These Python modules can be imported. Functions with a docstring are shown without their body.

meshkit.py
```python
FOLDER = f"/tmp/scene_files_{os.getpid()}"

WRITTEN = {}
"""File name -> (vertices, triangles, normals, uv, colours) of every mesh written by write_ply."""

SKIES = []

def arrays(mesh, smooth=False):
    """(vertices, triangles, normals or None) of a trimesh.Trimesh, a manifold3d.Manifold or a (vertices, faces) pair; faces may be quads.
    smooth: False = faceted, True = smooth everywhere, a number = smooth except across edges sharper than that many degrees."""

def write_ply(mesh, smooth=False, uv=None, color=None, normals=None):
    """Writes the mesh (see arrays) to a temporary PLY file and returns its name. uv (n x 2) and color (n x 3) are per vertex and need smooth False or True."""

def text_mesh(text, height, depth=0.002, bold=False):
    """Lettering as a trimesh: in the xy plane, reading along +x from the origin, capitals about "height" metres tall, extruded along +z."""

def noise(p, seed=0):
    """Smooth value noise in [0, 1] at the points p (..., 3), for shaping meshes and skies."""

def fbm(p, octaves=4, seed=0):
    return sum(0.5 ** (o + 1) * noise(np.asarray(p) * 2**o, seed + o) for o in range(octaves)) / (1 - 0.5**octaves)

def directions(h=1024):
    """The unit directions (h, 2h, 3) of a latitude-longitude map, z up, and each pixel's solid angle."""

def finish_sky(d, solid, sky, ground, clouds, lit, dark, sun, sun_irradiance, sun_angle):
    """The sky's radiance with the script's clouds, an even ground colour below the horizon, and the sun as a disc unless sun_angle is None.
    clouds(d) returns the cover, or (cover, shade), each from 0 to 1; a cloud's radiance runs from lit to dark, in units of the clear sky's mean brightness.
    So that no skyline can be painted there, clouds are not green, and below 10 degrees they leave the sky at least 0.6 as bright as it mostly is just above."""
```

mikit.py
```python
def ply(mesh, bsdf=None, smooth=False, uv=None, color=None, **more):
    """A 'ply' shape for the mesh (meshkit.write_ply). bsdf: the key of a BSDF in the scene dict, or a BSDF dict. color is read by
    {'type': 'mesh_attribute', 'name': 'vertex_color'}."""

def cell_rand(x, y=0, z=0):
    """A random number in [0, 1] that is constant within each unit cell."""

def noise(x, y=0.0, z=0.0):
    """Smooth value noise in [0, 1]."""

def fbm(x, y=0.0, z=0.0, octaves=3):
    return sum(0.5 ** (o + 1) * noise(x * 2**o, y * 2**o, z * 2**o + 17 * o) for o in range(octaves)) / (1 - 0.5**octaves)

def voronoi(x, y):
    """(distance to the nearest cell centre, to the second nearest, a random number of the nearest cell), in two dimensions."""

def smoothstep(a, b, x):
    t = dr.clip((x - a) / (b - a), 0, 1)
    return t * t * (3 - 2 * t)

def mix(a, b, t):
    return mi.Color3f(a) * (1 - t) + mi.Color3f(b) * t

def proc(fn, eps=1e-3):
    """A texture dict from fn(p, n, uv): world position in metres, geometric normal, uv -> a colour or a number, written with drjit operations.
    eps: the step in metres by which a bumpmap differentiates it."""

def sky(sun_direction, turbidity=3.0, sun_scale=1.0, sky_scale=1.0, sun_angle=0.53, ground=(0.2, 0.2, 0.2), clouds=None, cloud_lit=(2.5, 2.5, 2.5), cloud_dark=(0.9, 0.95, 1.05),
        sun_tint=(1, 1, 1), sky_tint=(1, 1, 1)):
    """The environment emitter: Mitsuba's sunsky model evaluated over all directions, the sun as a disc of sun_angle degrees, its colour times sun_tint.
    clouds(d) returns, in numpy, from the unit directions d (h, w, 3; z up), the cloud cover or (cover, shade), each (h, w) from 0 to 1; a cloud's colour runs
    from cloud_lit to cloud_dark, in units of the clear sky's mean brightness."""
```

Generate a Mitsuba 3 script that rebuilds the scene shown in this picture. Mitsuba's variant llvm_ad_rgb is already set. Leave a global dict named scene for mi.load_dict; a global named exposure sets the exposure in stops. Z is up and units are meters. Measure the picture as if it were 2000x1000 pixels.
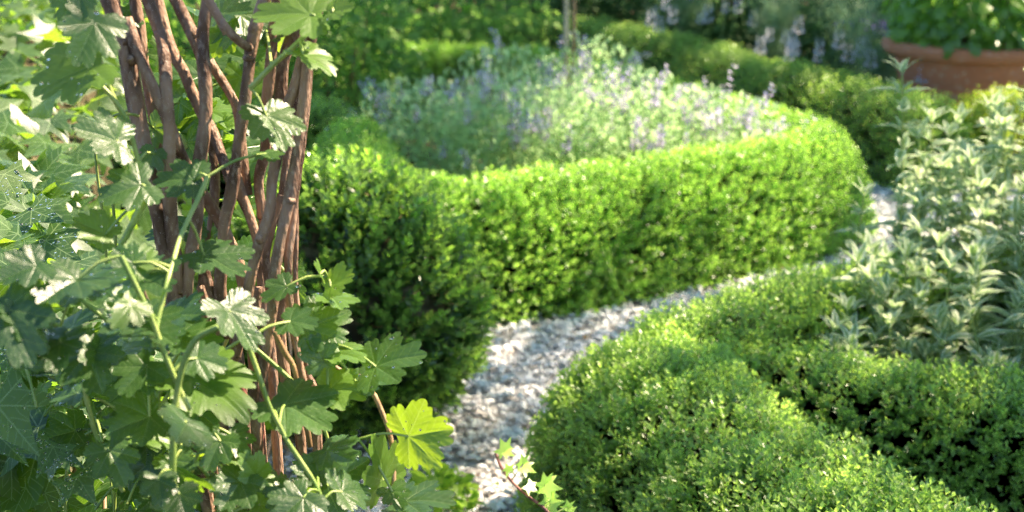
import math
import numpy as np, trimesh, mitsuba as mi, mikit, meshkit
from mikit import proc, noise, fbm, smoothstep, mix
T = mi.ScalarTransform4f
scene, labels = {}, {}

# ---------------------------------------------------------------- camera, sky, exposure
CAM_H, PITCH, FOCAL = 1.2, math.radians(16.0), 2747.0          # metres, radians, pixels of a 2000 px wide frame
scene['camera'] = {'type': 'thinlens', 'fov': 2 * math.degrees(math.atan(1000 / FOCAL)), 'fov_axis': 'x',
    'aperture_radius': 0.0035, 'focus_distance': 1.42, 'near_clip': 0.05, 'far_clip': 400.0,
    'to_world': T().look_at(origin=[0, 0, CAM_H], target=[0, math.cos(PITCH), CAM_H - math.sin(PITCH)], up=[0, 0, 1])}
SUN = np.array([0.58, 0.20, 0.79]); SUN = SUN / np.linalg.norm(SUN)
scene['sky'] = mikit.sky(SUN.tolist(), turbidity=3.0, sun_angle=0.53, sky_scale=0.65, sun_tint=(1.0, 0.98, 0.96), sky_tint=(1.0, 0.985, 0.94))
exposure = 3.78
rng = np.random.default_rng(7)

def at(px, py, y):
    """The point seen at pixel (px, py) of the 2000 x 1000 photograph at y metres in front of the camera."""
    a, b = (px - 1000) / FOCAL, (500 - py) / FOCAL
    k = y / (math.cos(PITCH) + b * math.sin(PITCH))
    return np.array([a * k, y, CAM_H + k * (b * math.cos(PITCH) - math.sin(PITCH))])

# ---------------------------------------------------------------- bookkeeping
used = {}
def numbered(name, parent=None):
    full = f'{parent}__{name}' if parent else name
    n = used.get(full, 0); used[full] = n + 1
    return full if n == 0 else f'{full}_{n:03d}'

def tag(key, label=None, category=None, group=None, kind=None):
    labels[key] = {k: v for k, v in dict(label=label, category=category, group=group, kind=kind).items() if v}
    return key

def thing(name, label, category, group=None):
    return tag(numbered(name), label, category, group)

def put(name, mesh, bsdf, parent=None, smooth=False, color=None, uv=None, kind=None, label=None):
    key = numbered(name, parent)
    scene[key] = mikit.ply(mesh, bsdf, smooth=smooth, color=color, uv=uv)
    if kind or label: tag(key, label, None, None, kind)
    return key

def group_of(gname, mesh, bsdf, smooth=True, color=None, uv=None):
    scene[gname] = {'type': 'shapegroup', 'shape': mikit.ply(mesh, bsdf, smooth=smooth, color=color, uv=uv)}
    return gname

def place(name, parent, gname, m):
    key = numbered(name, parent)
    scene[key] = {'type': 'instance', 'to_world': T(np.asarray(m).tolist()), 'group': {'type': 'ref', 'id': gname}}
    return key

# ---------------------------------------------------------------- small geometry helpers
def unit(v):
    v = np.asarray(v, float)
    return v / (np.linalg.norm(v, axis=-1, keepdims=True) + 1e-12)

def frames(axis, hint):
    """Rotation matrices (k, 3, 3): y along axis, z as near as possible to hint."""
    y = unit(axis); h = np.broadcast_to(np.asarray(hint, float), y.shape)
    x = np.cross(y, h)
    bad = np.linalg.norm(x, axis=-1) < 1e-4
    if bad.any(): x[bad] = np.cross(y[bad], [0.3, 0.5, 0.81])
    x = unit(x); z = np.cross(x, y)
    return np.stack([x, y, z], -1)

def mat4(R, p, s=1.0):
    m = np.eye(4); m[:3, :3] = R * s; m[:3, 3] = p
    return m

def rep(tv, tf, R, pos, size):
    """Copies of a template (vertices, faces) under rotations R, at pos, scaled by size."""
    k, n = len(pos), len(tv)
    v = np.einsum('kij,nj->kni', R, tv) * np.asarray(size).reshape(-1, 1, 1) + pos[:, None]
    f = tf[None] + (np.arange(k) * n)[:, None, None]
    return v.reshape(-1, 3), f.reshape(-1, 3)

def randdir(k, r=None):
    return unit((r or rng).normal(size=(k, 3)))

def spline(points, step):
    """Catmull-Rom through the points, resampled about every step metres."""
    p = np.asarray(points, float)
    if len(p) == 2: p = np.array([p[0], (p[0] + p[1]) / 2, p[1]])
    q = np.vstack([2 * p[0] - p[1], p, 2 * p[-1] - p[-2]])
    out = []
    for i in range(1, len(q) - 2):
        n = max(2, int(np.linalg.norm(q[i + 1][:3] - q[i][:3]) / step))
        t = (np.arange(n) / n)[:, None]
        a, b, c, d = q[i - 1], q[i], q[i + 1], q[i + 2]
        out.append(0.5 * (2 * b + (c - a) * t + (2 * a - 5 * b + 4 * c - d) * t**2 + (3 * b - a - 3 * c + d) * t**3))
    return np.vstack(out + [p[-1:]])

def tube(path, radius, sides=8, wobble=0.0, seed=0):
    p = np.asarray(path, float); n = len(p)
    t = unit(np.gradient(p, axis=0))
    a = np.cross(t[0], [0.31, 0.9, 0.2]); a = unit(a)
    A = [a]
    for i in range(1, n):
        a = A[-1] - t[i] * np.dot(A[-1], t[i]); A.append(unit(a))
    A = np.array(A); B = np.cross(t, A)
    ang = np.arange(sides) * 2 * np.pi / sides
    ring = np.cos(ang)[None, :, None] * A[:, None] + np.sin(ang)[None, :, None] * B[:, None]
    r = np.broadcast_to(np.asarray(radius, float), (n,))[:, None, None]
    v = p[:, None] + ring * r
    if wobble:
        d = meshkit.fbm(v * np.array([160., 160., 60.]), 3, seed) - 0.5
        v = p[:, None] + ring * (r * (1 + wobble * 2 * d[..., None]))
    i, j = np.meshgrid(np.arange(n - 1), np.arange(sides), indexing='ij')
    q = np.stack([i * sides + j, i * sides + (j + 1) % sides, (i + 1) * sides + (j + 1) % sides, (i + 1) * sides + j], -1).reshape(-1, 4)
    v = np.vstack([v.reshape(-1, 3), p[:1], p[-1:]])
    f = np.vstack([q[:, [0, 1, 2]], q[:, [0, 2, 3]]])
    k = np.arange(sides); e = n * sides
    f = np.vstack([f, np.stack([(k + 1) % sides, k, k * 0 + e], 1), np.stack([k + e - sides, (k + 1) % sides + e - sides, k * 0 + e + 1], 1)])
    return v, f

def join(parts):
    vs, fs, n = [], [], 0
    for v, f in parts:
        vs.append(v); fs.append(f + n); n += len(v)
    return np.vstack(vs), np.vstack(fs)

# ---------------------------------------------------------------- materials
def leafy(name, refl, trans, rough=0.4, spec=0.6, weight=0.5):
    """A leaf: glossy reflecting side and light shining through, half and half."""
    scene[name] = {'type': 'blendbsdf', 'weight': weight,
        'a': {'type': 'principledthin', 'base_color': trans, 'diff_trans': 2.0, 'roughness': 0.6},
        'b': {'type': 'twosided', 'inner': {'type': 'principled', 'base_color': refl, 'roughness': rough, 'specular': spec}}}
vcol = lambda s: {'type': 'mesh_attribute', 'name': 'vertex_color', 'scale': s}
leafy('box_leaf', vcol(2.0), vcol(4.2), 0.36, 1.0)
leafy('ball_leaf', vcol(2.0), vcol(4.2), 0.26, 1.0)
leafy('soft_leaf', vcol(2.0), vcol(3.4), 0.55, 0.6)
scene['petal'] = {'type': 'principledthin', 'base_color': vcol(1.0), 'diff_trans': 0.8, 'roughness': 0.7}

def veins(p, n, uv):
    """Palmate veins of a currant leaf; uv is the leaf plane, the stalk joint at (0.5, 0.3), the tip at (0.5, 0.8)."""
    import drjit as dr
    x, y = (uv.x - 0.5) * 2.0, (uv.y - 0.3) * 2.0
    r = dr.sqrt(x * x + y * y) + 1e-5
    a = dr.abs(dr.atan2(x, y))
    c = dr.select(a < 0.42, 0.0, dr.select(a < 1.30, 0.84, 1.76))
    d = a - c
    along, perp = r * dr.cos(d), dr.abs(r * dr.sin(d))
    main = 1 - smoothstep(0.006, 0.02, perp + 0.006 * r)
    s = (along - perp * 0.9) * 6.5 + 1.1 * noise(uv.x * 7 + p.x * 3, uv.y * 7, p.z * 9)
    s = dr.abs(s - dr.floor(s) - 0.5)
    side = (1 - smoothstep(0.03, 0.11, s)) * smoothstep(0.15, 0.3, r)
    return dr.maximum(main, 0.6 * side)
def ribes_refl(p, n, uv):
    v = veins(p, n, uv)
    t = fbm(p.x * 9, p.y * 9, p.z * 9, 2)
    g = fbm(p.x * 260, p.y * 260, p.z * 260, 2)
    base = mix((0.023, 0.066, 0.020), (0.047, 0.114, 0.026), smoothstep(0.3, 0.7, t)) * (0.8 + 0.4 * g)
    return mix(base, (0.17, 0.26, 0.09), v * 0.32)
def ribes_trans(p, n, uv):
    v = veins(p, n, uv)
    t = fbm(p.x * 9, p.y * 9, p.z * 9, 2)
    base = mix((0.14, 0.29, 0.012), (0.25, 0.43, 0.018), smoothstep(0.3, 0.7, t))
    return mix(base, (0.55, 0.72, 0.15), v * 0.4)
leafy('currant_leaf', proc(ribes_refl), proc(ribes_trans), 0.41, 1.0)
def young_refl(p, n, uv):
    return mix(mix((0.070, 0.150, 0.022), (0.105, 0.200, 0.030), fbm(p.x * 40, p.y * 40, p.z * 40, 2)), (0.17, 0.27, 0.08), veins(p, n, uv) * 0.35)
def young_trans(p, n, uv):
    return mix(mix((0.30, 0.50, 0.020), (0.42, 0.60, 0.028), fbm(p.x * 40, p.y * 40, p.z * 40, 2)), (0.58, 0.74, 0.16), veins(p, n, uv) * 0.4)
leafy('young_currant_leaf', proc(young_refl), proc(young_trans), 0.42, 0.9)
def crinkle(p, n, uv):
    return fbm(p.x * 330, p.y * 330, p.z * 330, 3) - 0.55 * veins(p, n, uv)
scene['currant_leaf']['b']['inner'] = {'type': 'bumpmap', 'scale': 0.00035, 'tex': proc(crinkle, 4e-4), 'inner': scene['currant_leaf']['b']['inner']}

def ivy_refl(p, n, uv):
    import drjit as dr
    v = veins(p, n, uv)
    t = fbm(p.x * 7, p.y * 7, p.z * 7, 2)
    base = mix((0.026, 0.068, 0.024), (0.054, 0.112, 0.030), smoothstep(0.3, 0.7, t))
    return mix(base, (0.30, 0.42, 0.20), v * 0.5)
def ivy_trans(p, n, uv):
    v = veins(p, n, uv)
    t = fbm(p.x * 7, p.y * 7, p.z * 7, 2)
    return mix(mix((0.20, 0.40, 0.02), (0.42, 0.64, 0.03), smoothstep(0.35, 0.7, t)), (0.6, 0.78, 0.2), v * 0.4)
leafy('ivy_leaf', proc(ivy_refl), proc(ivy_trans), 0.42, 1.0)

def pale_edge(dark, pale):
    def fn(p, n, uv):
        import drjit as dr
        w = dr.abs(uv.x - 0.5) * 2
        e = w + 0.5 * (fbm(p.x * 70, p.y * 70, p.z * 70, 2) - 0.5)
        return mix(dark, pale, smoothstep(0.42, 0.66, e))
    return proc(fn)
leafy('cream_edged_leaf', pale_edge((0.21, 0.31, 0.13), (0.74, 0.81, 0.60)), pale_edge((0.26, 0.42, 0.12), (0.66, 0.76, 0.48)), 0.5, 0.6)

def bark(p, n, uv):
    a = fbm(p.x * 70, p.y * 70, p.z * 22, 3)
    b = fbm(p.x * 420, p.y * 420, p.z * 170, 2)
    c = noise(p.x * 1500, p.y * 1500, p.z * 1100)
    col = mix((0.095, 0.052, 0.033), (0.330, 0.208, 0.140), smoothstep(0.25, 0.72, a))
    col = mix(col, (0.36, 0.28, 0.22), smoothstep(0.52, 0.78, b) * 0.45)
    return mix(col, (0.50, 0.44, 0.38), smoothstep(0.86, 0.93, c) * 0.7)
def bark_relief(p, n, uv):
    return fbm(p.x * 500, p.y * 500, p.z * 130, 3)
scene['bark'] = {'type': 'bumpmap', 'scale': 0.0020, 'tex': proc(bark_relief, 3e-4),
    'inner': {'type': 'principled', 'base_color': proc(bark), 'roughness': 0.62, 'specular': 0.4}}
scene['red_bark'] = {'type': 'principled', 'roughness': 0.5, 'specular': 0.4,
    'base_color': proc(lambda p, n, uv: mix((0.12, 0.035, 0.03), (0.33, 0.13, 0.10), smoothstep(0.3, 0.7, fbm(p.x * 120, p.y * 120, p.z * 60, 3))))}
scene['young_twig'] = {'type': 'principled', 'roughness': 0.5,
    'base_color': proc(lambda p, n, uv: mix((0.20, 0.12, 0.06), (0.38, 0.25, 0.13), smoothstep(0.3, 0.7, fbm(p.x * 200, p.y * 200, p.z * 50, 2))))}
scene['green_shoot'] = {'type': 'principled', 'roughness': 0.45, 'specular': 0.5,
    'base_color': proc(lambda p, n, uv: mix((0.17, 0.26, 0.055), (0.33, 0.40, 0.11), smoothstep(0.25, 0.75, fbm(p.x * 60, p.y * 60, p.z * 40, 2))))}
scene['ivy_stem'] = {'type': 'principled', 'base_color': {'type': 'rgb', 'value': [0.22, 0.15, 0.09]}, 'roughness': 0.6}
scene['dark_twigs'] = {'type': 'diffuse', 'reflectance': proc(lambda p, n, uv: mix((0.06, 0.05, 0.03), (0.15, 0.13, 0.075), smoothstep(0.4, 0.7, fbm(p.x * 60, p.y * 60, p.z * 60, 3))))}
scene['pebble'] = {'type': 'principled', 'base_color': vcol(1.0), 'roughness': 0.5, 'specular': 0.5}
scene['gravel_bed'] = {'type': 'diffuse', 'reflectance': proc(lambda p, n, uv: mix((0.22, 0.21, 0.20), (0.52, 0.51, 0.50), smoothstep(0.3, 0.7, fbm(p.x * 90, p.y * 90, 0.0, 3))))}
scene['soil'] = {'type': 'diffuse', 'reflectance': proc(lambda p, n, uv: mix((0.018, 0.013, 0.009), (0.075, 0.055, 0.038), smoothstep(0.3, 0.75, fbm(p.x * 45, p.y * 45, 0.0, 4))))}
def clay(p, n, uv):
    a = fbm(p.x * 8, p.y * 8, p.z * 8, 3)
    b = fbm(p.x * 60, p.y * 60, p.z * 60, 3)
    col = mix((0.40, 0.14, 0.068), (0.49, 0.20, 0.11), a)
    return mix(col, (0.58, 0.42, 0.33), smoothstep(0.56, 0.76, b) * 0.4)
scene['terracotta'] = {'type': 'principled', 'base_color': proc(clay), 'roughness': 0.75, 'specular': 0.3}
scene['stake_wood'] = {'type': 'principled', 'roughness': 0.75,
    'base_color': proc(lambda p, n, uv: mix((0.34, 0.25, 0.15), (0.56, 0.46, 0.30), fbm(p.x * 220, p.y * 220, p.z * 7, 3)))}

# ---------------------------------------------------------------- leaf templates
def radial_leaf(outline, rings, shape):
    """A leaf blade from a closed outline (n, 2) round the stalk joint at the origin; shape(x, y) gives the height. The tip is at y = 1."""
    o = np.asarray(outline, float); n = len(o)
    ks = (np.arange(1, rings + 1) / rings) ** 0.85
    xy = np.vstack([[[0, 0]], (o[None] * ks[:, None, None]).reshape(-1, 2)])
    f = [[0, 1 + j, 1 + (j + 1) % n] for j in range(n)]
    for k in range(rings - 1):
        a, b = 1 + k * n, 1 + (k + 1) * n
        for j in range(n):
            j2 = (j + 1) % n
            f += [[a + j, b + j, b + j2], [a + j, b + j2, a + j2]]
    z = shape(xy[:, 0], xy[:, 1])
    return np.column_stack([xy, z]), np.array(f)[:, ::-1], np.column_stack([xy[:, 0] / 2 + 0.5, xy[:, 1] / 2 + 0.3])

def currant(seed):
    r_ = np.random.default_rng(100 + seed)
    th = np.linspace(-2.72, 2.72, 185)
    ks = [0, .24, .36, .48, .54, .64, .84, 1.04, 1.14, 1.24, 1.32, 1.44, 1.72, 2.1, 2.4, 2.62, 2.8]
    deep = r_.uniform(-.05, .08)
    rs = [1.0, 1.0, .95, .70 - deep, .70 - deep, .88, .93, .91, .84, .63 - deep, .62 - deep, .72, .74, .66, .52, .36, .10]
    asym = r_.uniform(-.06, .06)
    r = np.interp(np.abs(th + asym), ks, rs)
    r = np.convolve(np.pad(r, 2, 'edge'), np.ones(5) / 5, 'valid')
    teeth = np.abs(np.sin(np.abs(th) * 10.4 + 1.57)) ** 0.5
    r = r * (0.84 + 0.16 * teeth) * (1 + .04 * np.sin(th * 3 + r_.uniform(0, 6)))
    o = np.column_stack([.90 * r * np.sin(th), r * np.cos(th)])
    curl, fold, cup, ph = r_.uniform(.10, .34), r_.uniform(.02, .22), r_.uniform(-.06, .10), r_.uniform(0, 6)
    def shape(x, y):
        rr = np.hypot(x, y); a = np.abs(np.arctan2(x, y))
        c = np.where(a < .42, 0, np.where(a < 1.30, .84, 1.76))
        perp = np.abs(rr * np.sin(a - c))
        z = .16 * np.minimum(perp, .16) - curl * rr**2 * .55 + fold * np.abs(x) + cup * np.sin(2 * np.arctan2(x, y) + ph) * rr
        s = (rr * np.cos(a - c) - perp * .9) * 6.5
        z += .012 * np.abs(np.sin(np.pi * s)) * np.clip(rr * 2, 0, 1)
        return z + .05 * rr * np.sin(x * 5 + ph) * np.cos(y * 4 + ph * 2)
    return radial_leaf(o, 7, shape)

def ivy(seed):
    r_ = np.random.default_rng(200 + seed)
    w, s = r_.uniform(.85, 1.1), r_.uniform(.9, 1.12)
    half = np.array([(0, 1.0), (.10, .74), (.22, .46), (.30, .36), (.50 * w, .42 * s), (.74 * w, .46 * s), (.62 * w, .28), (.47 * w, .10), (.48 * w, -.04), (.56 * w, -.26), (.36 * w, -.24), (.14, -.12)])
    d = []
    for a, b in zip(half[:-1], half[1:]):
        for t in (0, 1 / 2): d.append(a * (1 - t) + b * t)
    d.append(half[-1]); d = np.array(d)
    o = np.vstack([d[::-1] * [-1, 1], d[1:]])
    curl, fold, ph = r_.uniform(.05, .4), r_.uniform(-.05, .3), r_.uniform(0, 6)
    def shape(x, y):
        rr = np.hypot(x, y)
        return -curl * rr**2 * .6 + fold * np.abs(x) + .06 * rr * np.sin(x * 4 + ph) + .05 * rr * np.cos(y * 5 + ph * 2)
    return radial_leaf(o, 3, shape)

def blade(width, rows, cols, curl, fold, tipw=1.0, wave=0.0, peak=.42, ph=0.0):
    """A simple undivided leaf, base at the origin and tip at y = 1, as a grid; uv.x runs across it."""
    t = np.linspace(0, 1, rows + 1); u = np.linspace(-1, 1, cols + 1)
    w = width / 2 * np.where(t < peak, np.sin(np.pi / 2 * np.clip(t / peak, 0, 1)) ** .8, np.cos(np.pi / 2 * np.clip((t - peak) / (1 - peak), 0, 1)) ** tipw)
    w = np.maximum(w, .004)
    X = u[None] * w[:, None]; Y = np.repeat(t[:, None], cols + 1, 1)
    Z = fold * np.abs(X) - curl * Y**2 + wave * np.sin(Y * 14 + ph) * np.abs(u)[None] * width
    v = np.stack([X, Y * (1 - .25 * curl * Y), Z], -1).reshape(-1, 3)
    i, j = np.meshgrid(np.arange(rows), np.arange(cols), indexing='ij'); c = cols + 1
    q = np.stack([i * c + j, i * c + j + 1, (i + 1) * c + j + 1, (i + 1) * c + j], -1).reshape(-1, 4)
    uv = np.stack([np.repeat((u * .5 + .5)[None], rows + 1, 0), Y], -1).reshape(-1, 2)
    return v, np.vstack([q[:, [0, 1, 2]], q[:, [0, 2, 3]]]), uv

# tiny leaves for hedges: six faces, a keel along the middle
BOX_T = (np.array([[0, 0, 0], [-.24, .32, .05], [-.22, .72, .05], [0, 1, -.05], [.22, .72, .05], [.24, .32, .05], [0, .52, -.03]], float),
         np.array([[6, 1, 0], [6, 2, 1], [6, 3, 2], [6, 4, 3], [6, 5, 4], [6, 0, 5]]))
DIAMOND = (np.array([[0, 0, 0], [-.3, .5, .05], [0, 1, -.04], [.3, .5, .05]], float), np.array([[0, 3, 1], [3, 2, 1]]))
KITE = (np.array([[0, 0, 0], [-.27, .55, .06], [0, 1, -.05], [.27, .55, .06], [0, .5, -.02]], float), np.array([[4, 1, 0], [4, 2, 1], [4, 3, 2], [4, 0, 3]]))
OVAL = (np.array([[0, 0, 0], [-.30, .3, .07], [-.27, .66, .04], [0, 1, -.12], [.27, .66, .04], [.30, .3, .07], [0, .45, 0]], float), BOX_T[1])

def sprigs(pos, nrm, r_, length=.034, leaf=.015, nodes=3, template=BOX_T, up=.35, spread=.55, tones=None, old=(.052, .100, .020), young=(.155, .228, .038), jit=.4):
    """Leafy shoot tips at pos pointing along nrm: pairs of leaves up each shoot. Returns vertices, faces, vertex colours, and each leaf's frame."""
    k = len(pos)
    ax = unit(nrm + np.array([0, 0, up]) + r_.normal(size=(k, 3)) * jit * .6)
    side = unit(np.cross(ax, randdir(k, r_))); other = np.cross(ax, side)
    tone = (r_.random(k) if tones is None else tones)
    P, A, H, S, C = [], [], [], [], []
    for i in range(nodes + 1):
        h = i / nodes
        o, sp = (side, other)[i % 2], spread + .55 * (1 - h) + .15
        for sg in (1, -1):
            a = unit(ax + o * sg * sp + r_.normal(size=(k, 3)) * .16)
            P.append(pos + ax * ((h - .75) * length)[..., None] if np.ndim(length) else pos + ax * (h - .75) * length)
            A.append(a); H.append(unit(ax * .9 - o * sg * .4 + r_.normal(size=(k, 3)) * .15))
            S.append(leaf * (1 - .35 * h**2) * r_.uniform(.75, 1.15, k))
            C.append(np.clip(.15 + .75 * (h**1.5) * (.35 + .9 * tone) + r_.normal(size=k) * .1, 0, 1))
    P, A, H, S, C = (np.concatenate(x) for x in (P, A, H, S, C))
    R = frames(A, H)
    v, f = rep(*template, R, P, S)
    col = np.asarray(old) * (1 - C[:, None]) + np.asarray(young) * C[:, None]
    col = col * r_.uniform(.85, 1.15, (len(C), 1))
    return v, f, np.repeat(col, len(template[0]), 0), (R, P, S, C)

# ---------------------------------------------------------------- hedges
def hedge_surface(line, width, height, n, r_, p=3.0, sink=0.0, bump=.03, closed=False):
    """n random points spread over the skin of a clipped hedge that follows line (x, y), with outward normals."""
    c = spline([(*q, 0) for q in line], .03)[:, :2]
    w, h = width / 2 - sink, height - sink
    t = unit(np.gradient(c, axis=0)); L = np.r_[0, np.cumsum(np.linalg.norm(np.diff(c, axis=0), axis=1))]
    cap = 0 if closed else np.pi * w * .8
    m = n * 6
    s = r_.uniform(-cap, L[-1] + cap, m); phi = np.arccos(r_.uniform(-1, 1, m)) * .5 + r_.uniform(0, np.pi / 2, m) * 1.0
    phi = r_.uniform(0, np.pi, m)
    co, si = np.cos(phi), np.sin(phi)
    rad = (np.abs(co)**p + np.abs(si)**p) ** (-1 / p)
    X, Z = w * rad * co, h * rad * si
    sc = np.clip(s, 0, L[-1])
    cx = np.stack([np.interp(sc, L, c[:, 0]), np.interp(sc, L, c[:, 1])], 1)
    tt = unit(np.stack([np.interp(sc, L, t[:, 0]), np.interp(sc, L, t[:, 1])], 1))
    nn = np.stack([tt[:, 1], -tt[:, 0]], 1)
    out = nn * np.sign(co)[:, None]
    e0, e1 = s < 0, s > L[-1]
    th = r_.uniform(-np.pi / 2, np.pi / 2, m)
    for e, sg in ((e0, -1), (e1, 1)):
        out[e] = nn[e] * np.sin(th[e])[:, None] + sg * tt[e] * np.cos(th[e])[:, None]
    # weight by area: along the section arc, and by radius on the rounded ends
    d = 1e-3; r2 = (np.abs(np.cos(phi + d))**p + np.abs(np.sin(phi + d))**p) ** (-1 / p)
    arc = np.hypot(w * (r2 * np.cos(phi + d) - rad * co), h * (r2 * np.sin(phi + d) - rad * si)) / d
    ang = np.unwrap(np.arctan2(t[:, 1], t[:, 0])); kap = np.interp(sc, L, np.gradient(ang, L + np.arange(len(L)) * 1e-9))
    wt = arc * np.where(e0 | e1, np.abs(X) / w, np.clip(1 + kap * X, .1, 4))
    keep = r_.random(m) < wt / np.quantile(wt, .97)
    P = np.column_stack([cx + out * np.abs(X)[:, None], Z])
    N = unit(np.column_stack([out * ((np.abs(X) / w)**(p - 1) / w)[:, None], (Z / h)**(p - 1) / h]))
    P, N = P[keep][:n], N[keep][:n]
    b = meshkit.fbm(P * 7.0, 3, 3) - .5
    b2 = meshkit.noise(P * 26.0, 9) - .5
    return P + N * (b * bump * 2.4 + b2 * bump * .7)[:, None], N

def hedge_core(line, width, height, sink, p=3.0):
    c = spline([(*q, 0) for q in line], .05)[:, :2]
    w, h = width / 2 - sink, height - sink
    t = unit(np.gradient(c, axis=0)); nn = np.stack([t[:, 1], -t[:, 0]], 1)
    ph = np.linspace(0, np.pi, 13); co, si = np.cos(ph), np.sin(ph)
    rad = (np.abs(co)**p + np.abs(si)**p) ** (-1 / p)
    rows = [(1, c[i], t[i], nn[i]) for i in range(len(c))]
    for k in (1, 2, 3):
        a = k / 3 * np.pi / 2 * .97
        rows.insert(0, (math.cos(a), c[0] - t[0] * w * math.sin(a), t[0], nn[0]))
        rows.append((math.cos(a), c[-1] + t[-1] * w * math.sin(a), t[-1], nn[-1]))
    V = np.array([np.column_stack([q + m * (w * s * rad * co)[:, None], h * rad * si * (.25 + .75 * s)]) for s, q, _, m in rows])
    n, k = V.shape[:2]
    i, j = np.meshgrid(np.arange(n - 1), np.arange(k - 1), indexing='ij')
    q = np.stack([i * k + j, i * k + j + 1, (i + 1) * k + j + 1, (i + 1) * k + j], -1).reshape(-1, 4)
    return V.reshape(-1, 3), np.vstack([q[:, [0, 1, 2]], q[:, [0, 2, 3]]])

HEDGES = []
box_groups = []
def big_box_leaf_groups():
    for i, c in enumerate([(.045, .092, .017), (.085, .150, .023), (.15, .232, .031)]):
        v, f, uv = blade(.52, 6, 4, .12, .22, .8, 0, .5)
        box_groups.append(group_of(f'box_leaf_shape_{"abc"[i]}', (v, f), 'box_leaf', True, np.tile(c, (len(v), 1))))
big_box_leaf_groups()

def pick_out(key, lf, number, size_k=1.0):
    """The leaves that show largest become parts of their own; returns the mask of the rest."""
    R, P, S, C = lf
    view = np.array([0, 0, CAM_H]) - P
    dist = np.linalg.norm(view, axis=1)
    face = np.abs((R[:, :, 2] * unit(view)).sum(1))
    score = S * face / dist
    px = 1000 + P[:, 0] / P[:, 1] * FOCAL
    score[(px < 0) | (px > 2000)] = 0
    best = np.argsort(-score)[:number]
    for i in best:
        g = box_groups[0 if C[i] < .3 else 1 if C[i] < .6 else 2]
        place('leaf', key, g, mat4(R[i], P[i], S[i] * size_k))
    rest = np.ones(len(P), bool); rest[best] = False
    return rest

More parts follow.
